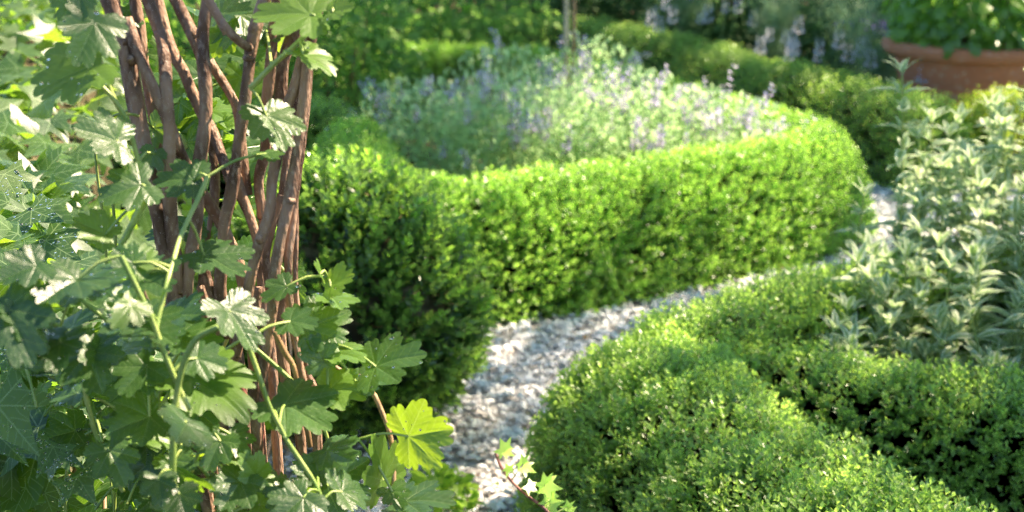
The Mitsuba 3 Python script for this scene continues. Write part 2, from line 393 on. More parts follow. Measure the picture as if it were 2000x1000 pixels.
def hedge(label, line, width, height, spacing, leaf, group=None, single=0, name='box_hedge', template=BOX_T, nodes=3, seed=0, bump=.03, closed=False, p=3.0, **kw):
    r_ = np.random.default_rng(1000 + seed)
    key = thing(name, label, 'hedge', group)
    HEDGES.append((np.asarray(line), width))
    c = spline([(*q, 0) for q in line], .05)[:, :2]
    L = np.linalg.norm(np.diff(c, axis=0), axis=1).sum()
    area = (L + width * 1.2) * (width + 2 * height) * .85
    n = int(1.35 * area / spacing**2)
    P, N = hedge_surface(line, width, height, n, r_, p=p, bump=bump, closed=closed)
    P = P - N * np.where(np.arange(len(P)) % 3 == 0, r_.uniform(leaf * 1.2, leaf * 2.6, len(P)), r_.uniform(0, leaf * 1.5, len(P)))[:, None]
    P[:, 2] = np.maximum(P[:, 2], .012)
    tone = np.clip(.24 + .8 * meshkit.fbm(P * 9, 2, seed) + r_.normal(size=len(P)) * .2, 0, 1)
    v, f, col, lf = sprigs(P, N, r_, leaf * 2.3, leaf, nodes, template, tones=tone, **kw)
    if single:
        rest = pick_out(key, lf, single)
        nt, nf = len(template[0]), len(template[1])
        f = f.reshape(-1, nf, 3)[rest].reshape(-1, 3)
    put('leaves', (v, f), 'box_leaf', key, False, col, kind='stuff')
    put('branches', hedge_core(line, width, height, leaf * 2.8, p), 'dark_twigs', key, True)
    return key

# ---------------------------------------------------------------- plants made of many leaves
def bush_points(center, radii, n, r_, fill=.45, low=-.6):
    d = randdir(n * 2, r_); d = d[d[:, 2] > low][:n]
    rr = (1 - fill * r_.random(len(d))**1.5)
    lump = .8 + .4 * meshkit.fbm(d * 2.2 + np.asarray(center) * 3, 3, 5)
    return np.asarray(center) + d * np.asarray(radii) * (rr * lump)[:, None], d

def bush(key, center, radii, n, leaf, r_, old, young, template=OVAL, mat='soft_leaf', up=.5, name='foliage', droop=.2, fill=.45, low=-.6):
    P, D = bush_points(center, radii, n, r_, fill, low)
    k = len(P)
    A = unit(D + r_.normal(size=(k, 3)) * .7 - np.array([0, 0, droop]))
    H = unit(np.array([0, 0, up]) + D * .5 + r_.normal(size=(k, 3)) * .45)
    S = leaf * r_.uniform(.6, 1.25, k)
    v, f = rep(*template, frames(A, H), P, S)
    c = np.clip(r_.random(k) * .8 + .3 * (meshkit.noise(P * 5, 4) - .3), 0, 1)[:, None]
    col = np.asarray(old) * (1 - c) + np.asarray(young) * c
    return put(name, (v, f), mat, key, False, np.repeat(col, len(template[0]), 0), kind='stuff')

def twigs(key, base, tops, radius, mat, name='stem', r_=None, bend=.04):
    for t in tops:
        b = np.asarray(base) + np.r_[(r_ or rng).normal(size=2) * .02, 0]
        m = (b + t) / 2 + (r_ or rng).normal(size=3) * bend
        path = spline([b, m, t], .03)
        put(name, tube(path, np.linspace(radius, radius * .5, len(path)), 6), mat, key, True)

# ================================================================= THE SETTING
def sheet(x0, x1, y0, y1, z):
    return np.array([[x0, y0, z], [x1, y0, z], [x1, y1, z], [x0, y1, z]], float), np.array([[0, 1, 2], [0, 2, 3]])
put('ground', sheet(-150, 150, -150, 150, -.012), 'soil'); tag('ground', kind='structure')

LINE_A = [(.66, 1.15), (.56, 1.50), (.46, 1.78), (.345, 2.06), (.27, 2.27), (.265, 2.36)]
LINE_C = [(.27, 2.28), (.29, 2.42), (.37, 2.54), (.525, 2.70), (.725, 2.84), (1.0, 2.95), (1.35, 3.05)]
LINE_B = [(.34, 2.46), (.43, 2.46), (.56, 2.40), (.72, 2.30), (.95, 2.22), (1.4, 2.2)]
LINE_FAR = [(-.52, 4.55), (-.47, 4.18), (-.36, 3.84), (-.15, 3.68), (.08, 3.75), (.36, 3.93), (.61, 4.10), (.82, 4.23), (.965, 4.41), (.95, 4.66), (.80, 4.95), (.58, 5.38), (.32, 5.88), (-.05, 6.28), (-.5, 6.4)]
LINE_BACK = [(-.45, 8.0), (-.06, 7.94), (.42, 7.72), (.87, 6.84), (1.21, 5.97), (1.40, 5.52), (1.53, 5.16)]
LINE_LEFT = [(-1.6, 4.85), (-1.1, 4.75), (-.68, 4.72)]
LINE_GOLD = [(1.80, 5.25), (2.1, 5.35), (2.6, 5.5)]

# the gravel path: a sheet under loose stones
pv, pf = sheet(-.9, 2.2, 1.2, 7.2, -.004)
put('gravel_path', (pv, pf), 'gravel_bed'); tag('gravel_path', kind='structure')
from shapely.geometry import Polygon
from shapely import contains_xy
bed1 = Polygon(LINE_FAR)
bed2 = Polygon(LINE_C + [(1.5, 3.1), (1.5, 2.2)] + LINE_B[::-1])
def poly_sheet(poly, z):
    m = trimesh.creation.triangulate_polygon(poly, engine='earcut')
    return np.column_stack([m[0], np.full(len(m[0]), z)]), m[1]
for b in (bed1, bed2):
    k = put('soil_bed', poly_sheet(b, .006), 'soil'); tag(k, kind='structure')

from shapely.geometry import LineString
for line, w, z in ((LINE_A, .47, .001), (LINE_C, .30, .010), (LINE_FAR, .35, .010), (LINE_BACK, .34, .001)):
    k = put('soil_strip', poly_sheet(LineString(line).buffer(w / 2), z), 'soil'); tag(k, kind='structure')

def pebbles():
    r_ = np.random.default_rng(11)
    n = 56000
    xy = np.column_stack([r_.uniform(-.75, 1.9, n), r_.uniform(1.9, 6.4, n)])
    ok = np.abs(xy[:, 0]) < xy[:, 1] * .37 + .05
    for b in (bed1, bed2): ok &= ~contains_xy(b, xy[:, 0], xy[:, 1])
    for line, w in ((LINE_A, .46), (LINE_B, .26), (LINE_C, .30), (LINE_FAR, .32), (LINE_BACK, .32)):
        c = spline([(*q, 0) for q in line], .05)[:, :2]
        d = np.min(np.linalg.norm(xy[:, None] - c[None], axis=2), 1)
        ok &= d > w / 2 - .045 + .02 * np.sin(xy[:, 0] * 37) * np.sin(xy[:, 1] * 29)
    ok &= r_.random(n) < np.where(xy[:, 1] > 4.8, .45, 1)
    xy = xy[ok]; k = len(xy)
    ico = trimesh.creation.icosphere(0)
    V, F, C = [], [], []
    for var in range(8):
        sel = np.arange(k) % 8 == var
        q = np.array(ico.vertices) * (1 + .45 * (meshkit.noise(np.array(ico.vertices) * 1.6 + var * 7, var) - .5))[:, None]
        q = q * np.array([1, r_.uniform(.6, .85), r_.uniform(.35, .55)])
        m = sel.sum()
        R = frames(np.column_stack([r_.normal(size=(m, 2)), np.zeros(m)]), unit(np.array([0, 0, 1.0]) + r_.normal(size=(m, 3)) * .38))
        s = np.clip(r_.lognormal(-.1, .3, m), .5, 1.7) * .0095
        v, f = rep(q, np.array(ico.faces), R, np.column_stack([xy[sel], r_.uniform(-.002, .012, m)]), s)
        pal = np.array([(.86, .85, .84), (.82, .82, .83), (.88, .87, .85), (.74, .74, .76), (.58, .58, .60), (.70, .62, .54), (.79, .78, .75), (.24, .24, .26)])
        c = pal[r_.choice(8, m, p=[.28, .22, .18, .10, .03, .04, .14, .01])] * r_.uniform(.85, 1.05, (m, 1))
        c = np.repeat(c, len(q), 0) * (.9 + .2 * meshkit.fbm(v * 180, 2, 3))[:, None]
        V.append((v, f)); C.append(c)
    put('gravel', join(V), 'pebble', None, True, np.vstack(C), kind='stuff')
    tag('gravel', 'loose pale grey and white gravel lying on the winding path', 'gravel', kind='stuff')
pebbles()
def litter():
    r_ = np.random.default_rng(12)
    k = 150
    y = r_.uniform(2.2, 4.8, k); P = np.column_stack([r_.uniform(-.15, .5, k) + (y - 2.3) * .28, y, r_.uniform(.012, .020, k)])
    v, f = rep(*OVAL, frames(np.column_stack([r_.normal(size=(k, 2)), r_.normal(size=k) * .15]), unit(np.array([0, 0, 1.0]) + r_.normal(size=(k, 3)) * .3)), P, r_.uniform(.010, .022, k))
    pal = np.array([(.16, .09, .04), (.11, .06, .03), (.22, .16, .06), (.07, .10, .02)])
    put('leaf_litter', (v, f), 'soft_leaf', None, False, np.repeat(pal[r_.integers(0, 4, k)], len(OVAL[0]), 0))
    tag('leaf_litter', 'small dry fallen leaves scattered over the gravel path', 'fallen leaves', kind='stuff')
litter()

# ================================================================= HEDGES
hedge('broad low box hedge with rounded end in the right foreground', LINE_A, .47, .355, .0130, .0158, single=300, seed=1, template=KITE, bump=.032)
hedge('low box hedge edging the gravel path behind the broad foreground hedge', LINE_C, .32, .36, .0138, .0158, seed=2, template=KITE, bump=.03)
hedge('narrow shaded box hedge in front of the cream edged plants', LINE_B, .28, .335, .0135, .0158, single=150, seed=3, template=KITE, bump=.03)
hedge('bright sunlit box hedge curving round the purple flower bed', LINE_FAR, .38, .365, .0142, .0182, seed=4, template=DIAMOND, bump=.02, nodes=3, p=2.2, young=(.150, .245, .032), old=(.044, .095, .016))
hedge('long shaded box hedge running behind the flower bed towards the clay pot', LINE_BACK, .36, .33, .018, .019, seed=5, bump=.035, template=DIAMOND, nodes=2)
hedge('dark shaded box hedge end behind the round box ball', LINE_LEFT, .36, .40, .020, .018, seed=6, template=DIAMOND, nodes=2)
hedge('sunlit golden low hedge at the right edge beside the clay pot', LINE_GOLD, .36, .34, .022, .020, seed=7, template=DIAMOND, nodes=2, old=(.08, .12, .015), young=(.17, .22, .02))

# the clipped ball by the plaited shrub
def ball():
    r_ = np.random.default_rng(31)
    key = thing('box_ball', 'clipped round box ball with glossy dark leaves and bright young tips behind the brown stems', 'topiary')
    c, R3 = np.array([-.36, 2.84, .23]), np.array([.305, .26, .365])
    d = randdir(2500, r_)
    b = meshkit.fbm(d * 3, 3, 2) - .5
    low = np.where(d[:, 2:] < 0, [[1, 1, .66]], [[1, 1, 1.0]])
    P = c + d * low * R3 * (1 + .16 * b)[:, None] * (1 - .14 * r_.random((len(d), 1)))
    N = unit(d / R3)
    ok = P[:, 2] > .04; P, N = P[ok], N[ok]
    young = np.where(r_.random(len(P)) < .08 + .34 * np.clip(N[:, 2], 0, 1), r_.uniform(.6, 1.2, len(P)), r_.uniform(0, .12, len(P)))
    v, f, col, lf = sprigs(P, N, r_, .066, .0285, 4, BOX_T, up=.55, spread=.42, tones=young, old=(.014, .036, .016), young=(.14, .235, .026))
    rest = pick_out(key, lf, 300)
    f = f.reshape(-1, 6, 3)[rest].reshape(-1, 3)
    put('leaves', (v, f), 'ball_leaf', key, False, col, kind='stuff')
    core = trimesh.creation.icosphere(3); cv = np.array(core.vertices)
    cv = c + cv * np.where(cv[:, 2:] < 0, [[1, 1, .6]], [[1, 1, 1.0]]) * (R3 - .07) * (1 + .2 * (meshkit.fbm(cv * 3, 2, 1) - .5))[:, None]
    put('branches', (cv, np.array(core.faces)), 'dark_twigs', key, True)
    for i in range(40):
        a = randdir(1, r_)[0]; a[2] = abs(a[2]) * .8
        p = spline([np.array([-.36, 2.84, .02]), c + a * R3 * .5 + r_.normal(size=3) * .01, c + a * R3 * 1.0], .03)
        put('twig', tube(p, np.linspace(.004, .0012, len(p)), 5), 'young_twig', key, True)
ball()

# ================================================================= THE PLAITED SHRUB
shrub = thing('plaited_shrub', 'shrub of plaited brown stems with lobed wet green leaves in the left foreground', 'shrub')
Y0 = 1.12
SHOOTS = []
def stem(pts, width, dy, mat='bark', name='stem', down=False, seedling=[0], taper=1.0):
    """pts: pixels of the photograph; width: pixels; dy: metres behind the front of the bundle."""
    seedling[0] += 1
    dys = np.broadcast_to(np.asarray(dy, float), (len(pts),)) if np.ndim(dy) == 0 or len(np.atleast_1d(dy)) == len(pts) else np.interp(np.linspace(0, 1, len(pts)), np.linspace(0, 1, len(dy)), dy)
    P = [at(x, y, Y0 + d) for (x, y), d in zip(pts, dys)]
    if pts[0][1] <= 8: P.insert(0, P[0] + (P[0] - P[1]) / np.linalg.norm(P[0] - P[1]) * .35)
    if down: P += [np.array([P[-1][0] * .6 + .4 * -.22, Y0 + .06 + (P[-1][1] - Y0) * .5, .35]), np.array([-.22 + (P[-1][0] + .22) * .35, Y0 + .07 + (P[-1][1] - Y0) * .3, -.02])]
    path = spline(P, .0045)
    r = width * .97 / 2 / (FOCAL / (Y0 * 1.05))
    z = path[:, 2]
    rad = r * (1 + .10 * np.sin(z * 55 + seedling[0]) * np.sin(z * 31 + 2 * seedling[0])) * np.linspace(1, taper, len(path))
    node = meshkit.noise(np.column_stack([z * 17, z * 0 + seedling[0], z * 0]), 3)
    rad = rad * (1 + .16 * np.clip(node - .72, 0, 1) * 4)
    if mat == 'green_shoot':
        SHOOTS.append((path, r))
    return put(name, tube(path, rad, 12 if width > 12 else 8, .10 if mat in ('bark', 'red_bark') else .03, seedling[0]), mat, shrub, True)

# the thick plaited stems, front ones first (pixels in the photograph)
stem([(212, 0), (240, 80), (256, 140), (270, 220), (284, 300), (304, 400), (322, 500), (340, 600), (356, 700)], 29, .0, down=True)
stem([(246, 36), (272, 110), (300, 172), (322, 222), (347, 286), (364, 322), (381, 356), (405, 392), (429, 432), (450, 474), (466, 515), (480, 580), (490, 660), (500, 760)], 24, [.0, -.012, -.012, .02, .045, .05, .05, .045], down=True)
stem([(288, 0), (310, 60), (321, 110), (325, 180), (331, 260), (329, 340), (334, 430), (348, 560), (360, 680)], 25, [.012, .01, -.014, -.016, 0, .01], mat='bark', down=True)
stem([(343, 0), (370, 55), (387, 92), (396, 125), (400, 170)], 24, .015)
stem([(406, 0), (398, 50), (396, 100), (401, 160), (401, 230), (394, 290), (386, 350), (386, 420), (374, 500), (364, 590), (372, 700)], 25, [0, -.008, -.012, 0, .01], down=True)
stem([(306, -8), (322, 60), (345, 118), (357, 137), (381, 193), (400, 232), (416, 258), (431, 300), (441, 328), (450, 356)], 22, [.04, .03, .03, .035, .02, .008])
stem([(405, -4), (430, 40), (456, 71), (478, 88), (491, 95)], 15, [-.03, -.025, -.008])
stem([(516, 0), (506, 30), (496, 68), (490, 96), (485, 140), (478, 200), (468, 270), (460, 330), (451, 380), (438, 440), (435, 500), (430, 570), (446, 650), (470, 740)], 24, [-.006, -.008, -.008, -.004, .012, .03], down=True)
stem([(408, 118), (425, 145), (440, 168), (457, 198), (466, 230), (470, 270), (476, 320), (484, 380)], 20, [.05, .05, .045, .045])
stem([(458, 335), (470, 378), (485, 415), (498, 455), (508, 500), (512, 560), (520, 640)], 19, .035)
stem([(541, -8), (536, 40), (530, 110), (524, 170), (518, 230), (520, 290), (505, 350), (512, 420), (520, 520)], 21, [.02, .02, .04, .05], down=True)
stem([(580, 52), (556, 112), (549, 170), (545, 250), (540, 300)], 24, .03)
stem([(622, -8), (606, 66), (592, 118), (578, 165), (560, 210), (549, 262), (540, 310), (531, 356), (530, 388), (523, 428), (506, 476), (492, 530), (478, 610), (462, 690), (454, 780)], 23, [.0, -.004, -.01, -.012, -.008, .0], down=True)
stem([(625, -4), (611, 60), (601, 120), (594, 190), (582, 280), (574, 335), (566, 386), (556, 430), (547, 470), (537, 530), (533, 590), (524, 660), (510, 740), (500, 820)], 22, [-.01, -.01, -.014, -.016, -.01], down=True)
stem([(616, -8), (606, 100), (601, 190), (590, 280), (580, 360), (570, 440), (563, 500), (564, 560), (572, 640), (596, 760), (618, 880)], 15, [.0, -.004, -.006, 0], down=True)
stem([(604, -8), (590, 130), (570, 250), (560, 310), (553, 370), (548, 430), (554, 500)], 15, .022)
stem([(577, 400), (578, 470), (577, 540), (583, 620), (600, 720), (624, 860)], 12, .008, down=True)
stem([(550, 380), (528, 460), (520, 500), (524, 560), (540, 640), (556, 730), (584, 860)], 16, .02, down=True)
stem([(556, 560), (548, 640), (558, 740), (590, 880)], 20, .014, down=True)
stem([(222, -8), (233, 50), (246, 140), (262, 230), (286, 320), (312, 430), (330, 540)], 20, .035)
stem([(262, -8), (285, 150), (300, 230), (318, 330), (330, 430), (340, 520)], 22, .05)
stem([(505, 560), (500, 640), (512, 720), (516, 790), (498, 850)], 17, .01, down=True)
stem([(395, 480), (404, 540), (420, 590), (432, 640)], 20, .02)
stem([(452, 690), (462, 735), (480, 780), (502, 820), (510, 860)], 17, .0, mat='red_bark', down=True)
stem([(478, 640), (458, 710), (452, 790), (440, 880)], 20, .006, down=True)
stem([(330, 470), (352, 560), (374, 660), (392, 780)], 24, .04, down=True)
stem([(412, 260), (420, 360), (410, 470), (396, 560), (408, 660)], 20, .06, down=True)
# short stubs of old cut twigs on the stems
for (x, y), d in [((256, 116), -.010), ((484, 114), -.016), ((506, 466), -.016), ((566, 392), -.018), ((388, 352), -.014), ((548, 640), -.006)]:
    p = at(x, y, Y0 + d); o = unit(np.r_[rng.normal() * .8, -1, rng.uniform(0, .8)])
    q = spline([p - o * .004, p + o * .001, p + o * rng.uniform(.002, .004)], .0012)
    put('twig_stub', tube(q, np.linspace(.0036, .0022, len(q)), 9, .2, int(x)), 'bark', shrub, True)
# young twigs
stem([(536, 648), (556, 688), (574, 718), (584, 770), (598, 828), (606, 872)], 12, [-.03, -.02], mat='young_twig', name='twig')
stem([(612, 690), (632, 700), (662, 722), (696, 742), (726, 764), (744, 800), (760, 842), (768, 890), (768, 950), (765, 1005), (760, 1100)], 10, [-.01, -.03, -.05], mat='young_twig', name='twig')
# green shoots
G = 'green_shoot'
stem([(-20, 597), (30, 600), (66, 607), (105, 633), (140, 652), (176, 678), (210, 720)], 9, -.17, G, 'shoot')
stem([(426, 638), (404, 648), (384, 662), (362, 700), (348, 752), (340, 830), (337, 900), (335, 1000), (334, 1100)], 11, -.185, G, 'shoot')
stem([(405, 345), (392, 378), (368, 428), (350, 470), (338, 512), (325, 556), (308, 626), (300, 680)], 9, [-.06, -.10, -.15, -.18], G, 'shoot')
stem([(236, 500), (252, 532), (272, 572), (296, 622), (318, 682), (342, 740), (364, 786), (372, 800)], 9, -.18, G, 'shoot')
stem([(482, 668), (500, 716), (525, 790), (545, 830), (560, 860), (590, 905), (618, 950), (640, 1010)], 9.5, -.12, G, 'shoot')
stem([(166, 130), (190, 160), (217, 187), (245, 229), (258, 268), (268, 306), (280, 350), (290, 385)], 9, -.05, G, 'shoot')
stem([(180, -5), (182, 40), (190, 100), (205, 146), (224, 196), (240, 222)], 10, -.04, G, 'shoot')
stem([(288, 384), (262, 432), (231, 490)], 12, -.10, G, 'shoot')
stem([(488, 172), (510, 150), (540, 120), (566, 98), (600, 66), (630, 42), (652, 27)], 9, -.05, G, 'shoot')
stem([(142, 574), (180, 602), (214, 630), (244, 655), (290, 700)], 8, -.12, G, 'shoot')
stem([(162, 746), (172, 790), (185, 842), (198, 874), (214, 905), (240, 960)], 9, -.10, G, 'shoot')
stem([(482, 896), (510, 935), (540, 985), (560, 1040)], 11, -.10, G, 'shoot')
stem([(186, 240), (188, 320), (198, 400), (206, 480), (210, 560)], 6, .10, G, 'shoot')
stem([(218, 370), (224, 440), (226, 500)], 7, .06, G, 'shoot')
stem([(640, 690), (652, 640), (648, 590), (640, 540)], 7, -.04, G, 'shoot')
stem([(612, 900), (640, 880), (668, 866), (700, 858)], 6, -.05, G, 'shoot')
for q in range(9):      # shoots deeper in the bush, and below the frame
    x0 = rng.uniform(40, 640)
    stem([(x0, 1120), (x0 + rng.normal() * 40, 960), (x0 + rng.normal() * 70, 800), (x0 + rng.normal() * 90, 640)], 8, rng.uniform(-.14, .12), G, 'shoot')

currant_groups = []
for i in range(6):
    v, f, uv = currant(i)
    currant_groups.append((group_of(f'currant_leaf_shape_{"abcdef"[i]}', (v, f), 'currant_leaf', True, uv=uv), v, f))
young_groups = []
for i in range(3):
    young_groups.append(group_of(f'young_currant_leaf_shape_{"abc"[i]}', currant(i + 2)[:2], 'young_currant_leaf', True, uv=currant(i + 2)[2]))
YOUNG = {(176, 128), (592, 106), (650, 24), (606, 30), (206, 458), (798, 852), (748, 938), (532, 800), (646, 560), (650, 582), (626, 536), (262, 520), (648, 690), (378, 738), (604, 640), (470, 150), (530, 150), (440, 60), (500, 930), (640, 762)}
LEAVES = []
def stalk(a, b, r=.0011, sag=.004, name='leaf_stalk', mat='green_shoot'):
    m = (a + b) / 2 + np.array([0, 0, sag])
    p = spline([a, m, b], .006)
    put(name, tube(p, np.linspace(r * 1.15, r, len(p)), 6), mat, shrub, True)

HALF = unit(unit(SUN) + unit([.2, -.93, .3]))
def leaf_at(base, tip, hint, g=None, stem_from=None, young=None):
    if g is None and rng.random() < .18: hint = HALF + rng.normal(size=3) * .12
    L = np.linalg.norm(tip - base)
    R = frames((tip - base)[None], np.asarray(hint, float)[None])[0]
    i = int(rng.integers(6)) if g is None else g
    young = rng.random() < .22 if young is None else young
    if young: i = 2 + i % 3
    place('leaf', shrub, young_groups[i - 2] if young else currant_groups[i][0], mat4(R, base, L))
    LEAVES.append((base, R, L, i))
    if stem_from is not None: stalk(np.asarray(stem_from), base)

def nearest_shoot(p, most=.09):
    best, bd = None, most
    for path, r in SHOOTS:
        d = np.linalg.norm(path - p, axis=1); k = d.argmin()
        if d[k] < bd: best, bd = path[k], d[k]
    return best

# the leaves one can tell apart: stalk joint and tip in pixels, depths, the way the upper side faces (x right, y away, z up)
TOCAM = np.array([0, -.95, .3])
for b, t, d0, d1, h in [
    ((184, 44), (142, 140), -.10, -.13, (.1, -.9, .5)), ((176, 128), (38, 182), -.09, -.11, (.1, -.75, .75)), ((228, 276), (128, 236), -.09, -.11, (.0, -.5, .9)),
    ((592, 106), (672, 142), -.06, -.07, (.3, -.35, .9)), ((650, 24), (702, 8), -.06, -.07, (.1, -.8, .6)), ((520, 226), (602, 262), -.05, -.09, (.0, -.55, .85)),
    ((606, 30), (470, 16), -.05, -.05, (.1, -.6, .8)), ((150, -6), (105, 55), -.10, -.11, (.1, -.9, .5)), ((276, 362), (176, 388), -.10, -.12, (.0, -.9, .4)),
    ((378, 352), (282, 346), -.06, -.06, (.0, -.85, .6)), ((206, 458), (136, 398), -.06, -.07, (.2, -.9, .5)), ((398, 498), (497, 528), -.07, -.10, (.1, -.35, .95)),
    ((446, 606), (556, 640), -.12, -.16, (.1, -.6, .8)), ((626, 536), (612, 508), -.05, -.06, (.2, -.5, .9)), ((646, 560), (702, 528), -.05, -.06, (.1, -.6, .8)),
    ((650, 582), (672, 606), -.05, -.08, (.1, -.7, .7)), ((600, 642), (702, 598), -.06, -.04, (.1, -.7, .8)), ((566, 628), (632, 634), -.10, -.11, (.1, -.35, .9)),
    ((604, 640), (690, 690), -.05, -.07, (.0, -.45, .9)), ((630, 706), (604, 640), -.07, -.07, (.3, -.9, .3)), ((734, 716), (842, 676), -.06, -.07, (.1, -.6, .8)),
    ((700, 752), (788, 724), -.05, -.06, (.1, -.5, .8)), ((640, 762), (734, 758), -.06, -.07, (.1, -.3, .9)), ((648, 690), (722, 694), -.05, -.07, (.1, -.4, .9)),
    ((798, 852), (906, 836), -.05, -.07, (.3, -.9, .25)), ((748, 938), (738, 838), -.05, -.06, (.6, -.8, .1)), ((556, 790), (672, 846), -.08, -.11, (.1, -.55, .85)),
    ((532, 800), (568, 850), -.08, -.09, (.4, -.9, .2)), ((292, 814), (196, 846), -.14, -.17, (.1, -.8, .6)), ((286, 716), (220, 780), -.14, -.16, (.0, -.7, .7)),
    ((10, 604), (70, 726), -.22, -.25, (.1, -.8, .6)), ((72, 642), (-8, 590), -.21, -.23, (.1, -.7, .7)), ((70, 520), (-20, 548), -.20, -.22, (.1, -.6, .8)),
    ((150, 548), (60, 590), -.19, -.23, (.0, -.6, .8)), ((160, 552), (240, 586), -.17, -.21, (.0, -.6, .8)), ((262, 520), (308, 470), -.14, -.12, (.1, -.85, .5)),
    ((260, 514), (214, 474), -.15, -.15, (.1, -.8, .6)), ((276, 540), (340, 560), -.14, -.17, (.0, -.6, .8)), ((332, 618), (418, 604), -.11, -.13, (.0, -.5, .9)),
    ((268, 632), (360, 668), -.16, -.19, (.0, -.5, .9)), ((356, 650), (436, 682), -.12, -.15, (.0, -.4, .9)), ((378, 738), (506, 816), -.13, -.17, (.2, -.4, .9)),
    ((196, 690), (120, 650), -.17, -.18, (.0, -.65, .75)), ((172, 690), (196, 770), -.17, -.21, (.0, -.7, .7)), ((230, 690), (290, 660), -.15, -.17, (.1, -.5, .8)),
    ((380, 800), (436, 840), -.13, -.15, (.2, -.85, .4)), ((430, 862), (396, 930), -.11, -.13, (.1, -.85, .5)), ((452, 850), (486, 902), -.10, -.12, (.4, -.9, .2)),
    ((330, 1000), (284, 985), -.15, -.17, (.0, -.6, .8)), ((470, 940), (420, 1010), -.12, -.15, (.1, -.7, .7)), ((500, 930), (470, 880), -.11, -.12, (.1, -.6, .8)),
    ((640, 880), (700, 900), -.07, -.10, (.0, -.6, .8)), ((640, 950), (740, 880), -.07, -.06, (.1, -.85, .5)), ((766, 960), (790, 1000), -.06, -.08, (.0, -.7, .7)),
    ((790, 980), (905, 968), -.05, -.06, (.1, -.25, .95)), ((560, 960), (520, 1010), -.10, -.12, (.1, -.7, .7)), ((620, 930), (560, 900), -.09, -.10, (.0, -.6, .8)),
    ((110, 690), (40, 700), -.15, -.17, (.0, -.5, .9)), ((340, 900), (372, 960), -.10, -.12, (.1, -.85, .5)), ((214, 880), (250, 960), -.11, -.13, (.0, -.8, .6)),
    ((470, 30), (560, 90), .03, .02, (.2, -.8, .5)), ((470, 150), (440, 215), .06, .05, (.3, -.9, .2)), ((530, 150), (470, 190), .05, .04, (.2, -.8, .5)),
    ((330, 110), (292, 60), .05, .05, (.1, -.9, .4)), ((430, 300), (496, 300), .08, .06, (.1, -.7, .7)), ((520, 300), (540, 316), -.04, -.06, (.1, -.5, .9)),
    ((350, 200), (300, 240), .09, .08, (.1, -.8, .6)), ((440, 60), (410, 120), .09, .08, (.1, -.8, .6)), ((455, 400), (520, 390), .09, .08, (.1, -.7, .7)),
    ((300, 250), (350, 290), .03, .02, (-.1, -.9, .4)), ((300, 300), (280, 350), -.02, -.03, (-.1, -.9, .4)), ((250, 20), (280, 60), .05, .04, (.1, -.7, .6)),
    ((560, 560), (500, 590), -.05, -.06, (.0, -.5, .9)), ((430, 30), (500, 10), .03, .02, (.1, -.7, .6)), ((520, 60), (590, 40), .03, .02, (.1, -.6, .8)),
]:
    base, tip = at(*b, Y0 + d0), at(*t, Y0 + d1)
    if b in ((446, 606), (520, 226), (604, 640), (292, 814), (206, 458)): h, tip = HALF, tip - HALF * np.dot(tip - base, HALF) * .9
    leaf_at(base, base + (tip - base) * .82, np.array(h) + [.15, .1, .05] + rng.normal(size=3) * .1, None, nearest_shoot(base), b in YOUNG)

# more leaves up the shoots, lower left
for path, r in list(SHOOTS):
    if len(path) < 20: continue
    n = int(len(path) * .0045 / .034)
    for k in range(n):
        p = path[int(rng.uniform(.03, .97) * (len(path) - 1))]
        out = unit(np.r_[rng.normal(size=2), rng.uniform(-.1, .6)])
        base = p + out * rng.uniform(.018, .04)
        px, py = 1000 + base[0] / base[1] * FOCAL, 0
        dep = base[1] * math.cos(PITCH) - (base[2] - CAM_H) * math.sin(PITCH)
        py = 500 - FOCAL * ((base[2] - CAM_H) * math.cos(PITCH) + base[1] * math.sin(PITCH)) / dep
        if py < 540 or base[1] < .9 or (px > 300 and py < 690) or (px > 360 and py < 930) or (px < 230 and py > 860): continue
        L = rng.uniform(.017, .036)
        leaf_at(base, base + unit(out * np.array([1, 1, .2]) - np.array([0, 0, .35]) + rng.normal(size=3) * .25) * L, np.array([.25, -.12, .9]) + rng.normal(size=3) * .33, None, p)
# leaves behind and round the bundle
for k in range(150):
    px, py = rng.uniform(20, 640), rng.uniform(620, 1040)
    if (px > 370 and py < 930) or (px < 230 and py > 860): continue
    base = at(px, py, Y0 + rng.uniform(-.06, .12))
    o = unit(rng.normal(size=3) * [1, 1, .4])
    leaf_at(base, base + o * rng.uniform(.017, .036), np.array([.2, -.2, .9]) + rng.normal(size=3) * .35, None, base - o * .03 - np.array([0, 0, .015]))
for k in range(34):
    px, py = rng.uniform(300, 560), rng.uniform(20, 560)
    base = at(px, py, Y0 + rng.uniform(.06, .16))
    o = unit(rng.normal(size=3) * [1, 1, .6])
    leaf_at(base, base + o * rng.uniform(.025, .045), np.array([.1, -.6, .6]) + rng.normal(size=3) * .4, None, base - o * .025 - np.array([0, 0, .01]))

# rain drops left on the upper sides of the near leaves
scene['water'] = {'type': 'roughdielectric', 'alpha': 0.07, 'int_ior': 1.33, 'ext_ior': 1.0}
DROPS = []
def drops_on(v, f, R, base, L, count, r_):
    up = np.cross(v[f[:, 1]] - v[f[:, 0]], v[f[:, 2]] - v[f[:, 0]])
    area = np.linalg.norm(up, axis=1)
    up = unit(up) * np.sign(up[:, 2:] + 1e-12)
    k = r_.choice(len(f), count, p=area / area.sum())
    w = r_.dirichlet((1, 1, 1), count)
    p = (v[f[k]] * w[..., None]).sum(1) * L @ R.T + base
    n = up[k] @ R.T
    size = np.clip(r_.lognormal(-.25, .5, count), .35, 2.6) * .00095
    DROPS.append((p, n, size))
r_ = np.random.default_rng(61)
for base, R, L, i in LEAVES:
    if base[1] < Y0 + .05 and r_.random() < .75:
        drops_on(currant_groups[i][1], currant_groups[i][2], R, base, L, int(r_.integers(3, 14) * min(1.4, (L / .04)**2)) + 1, r_)

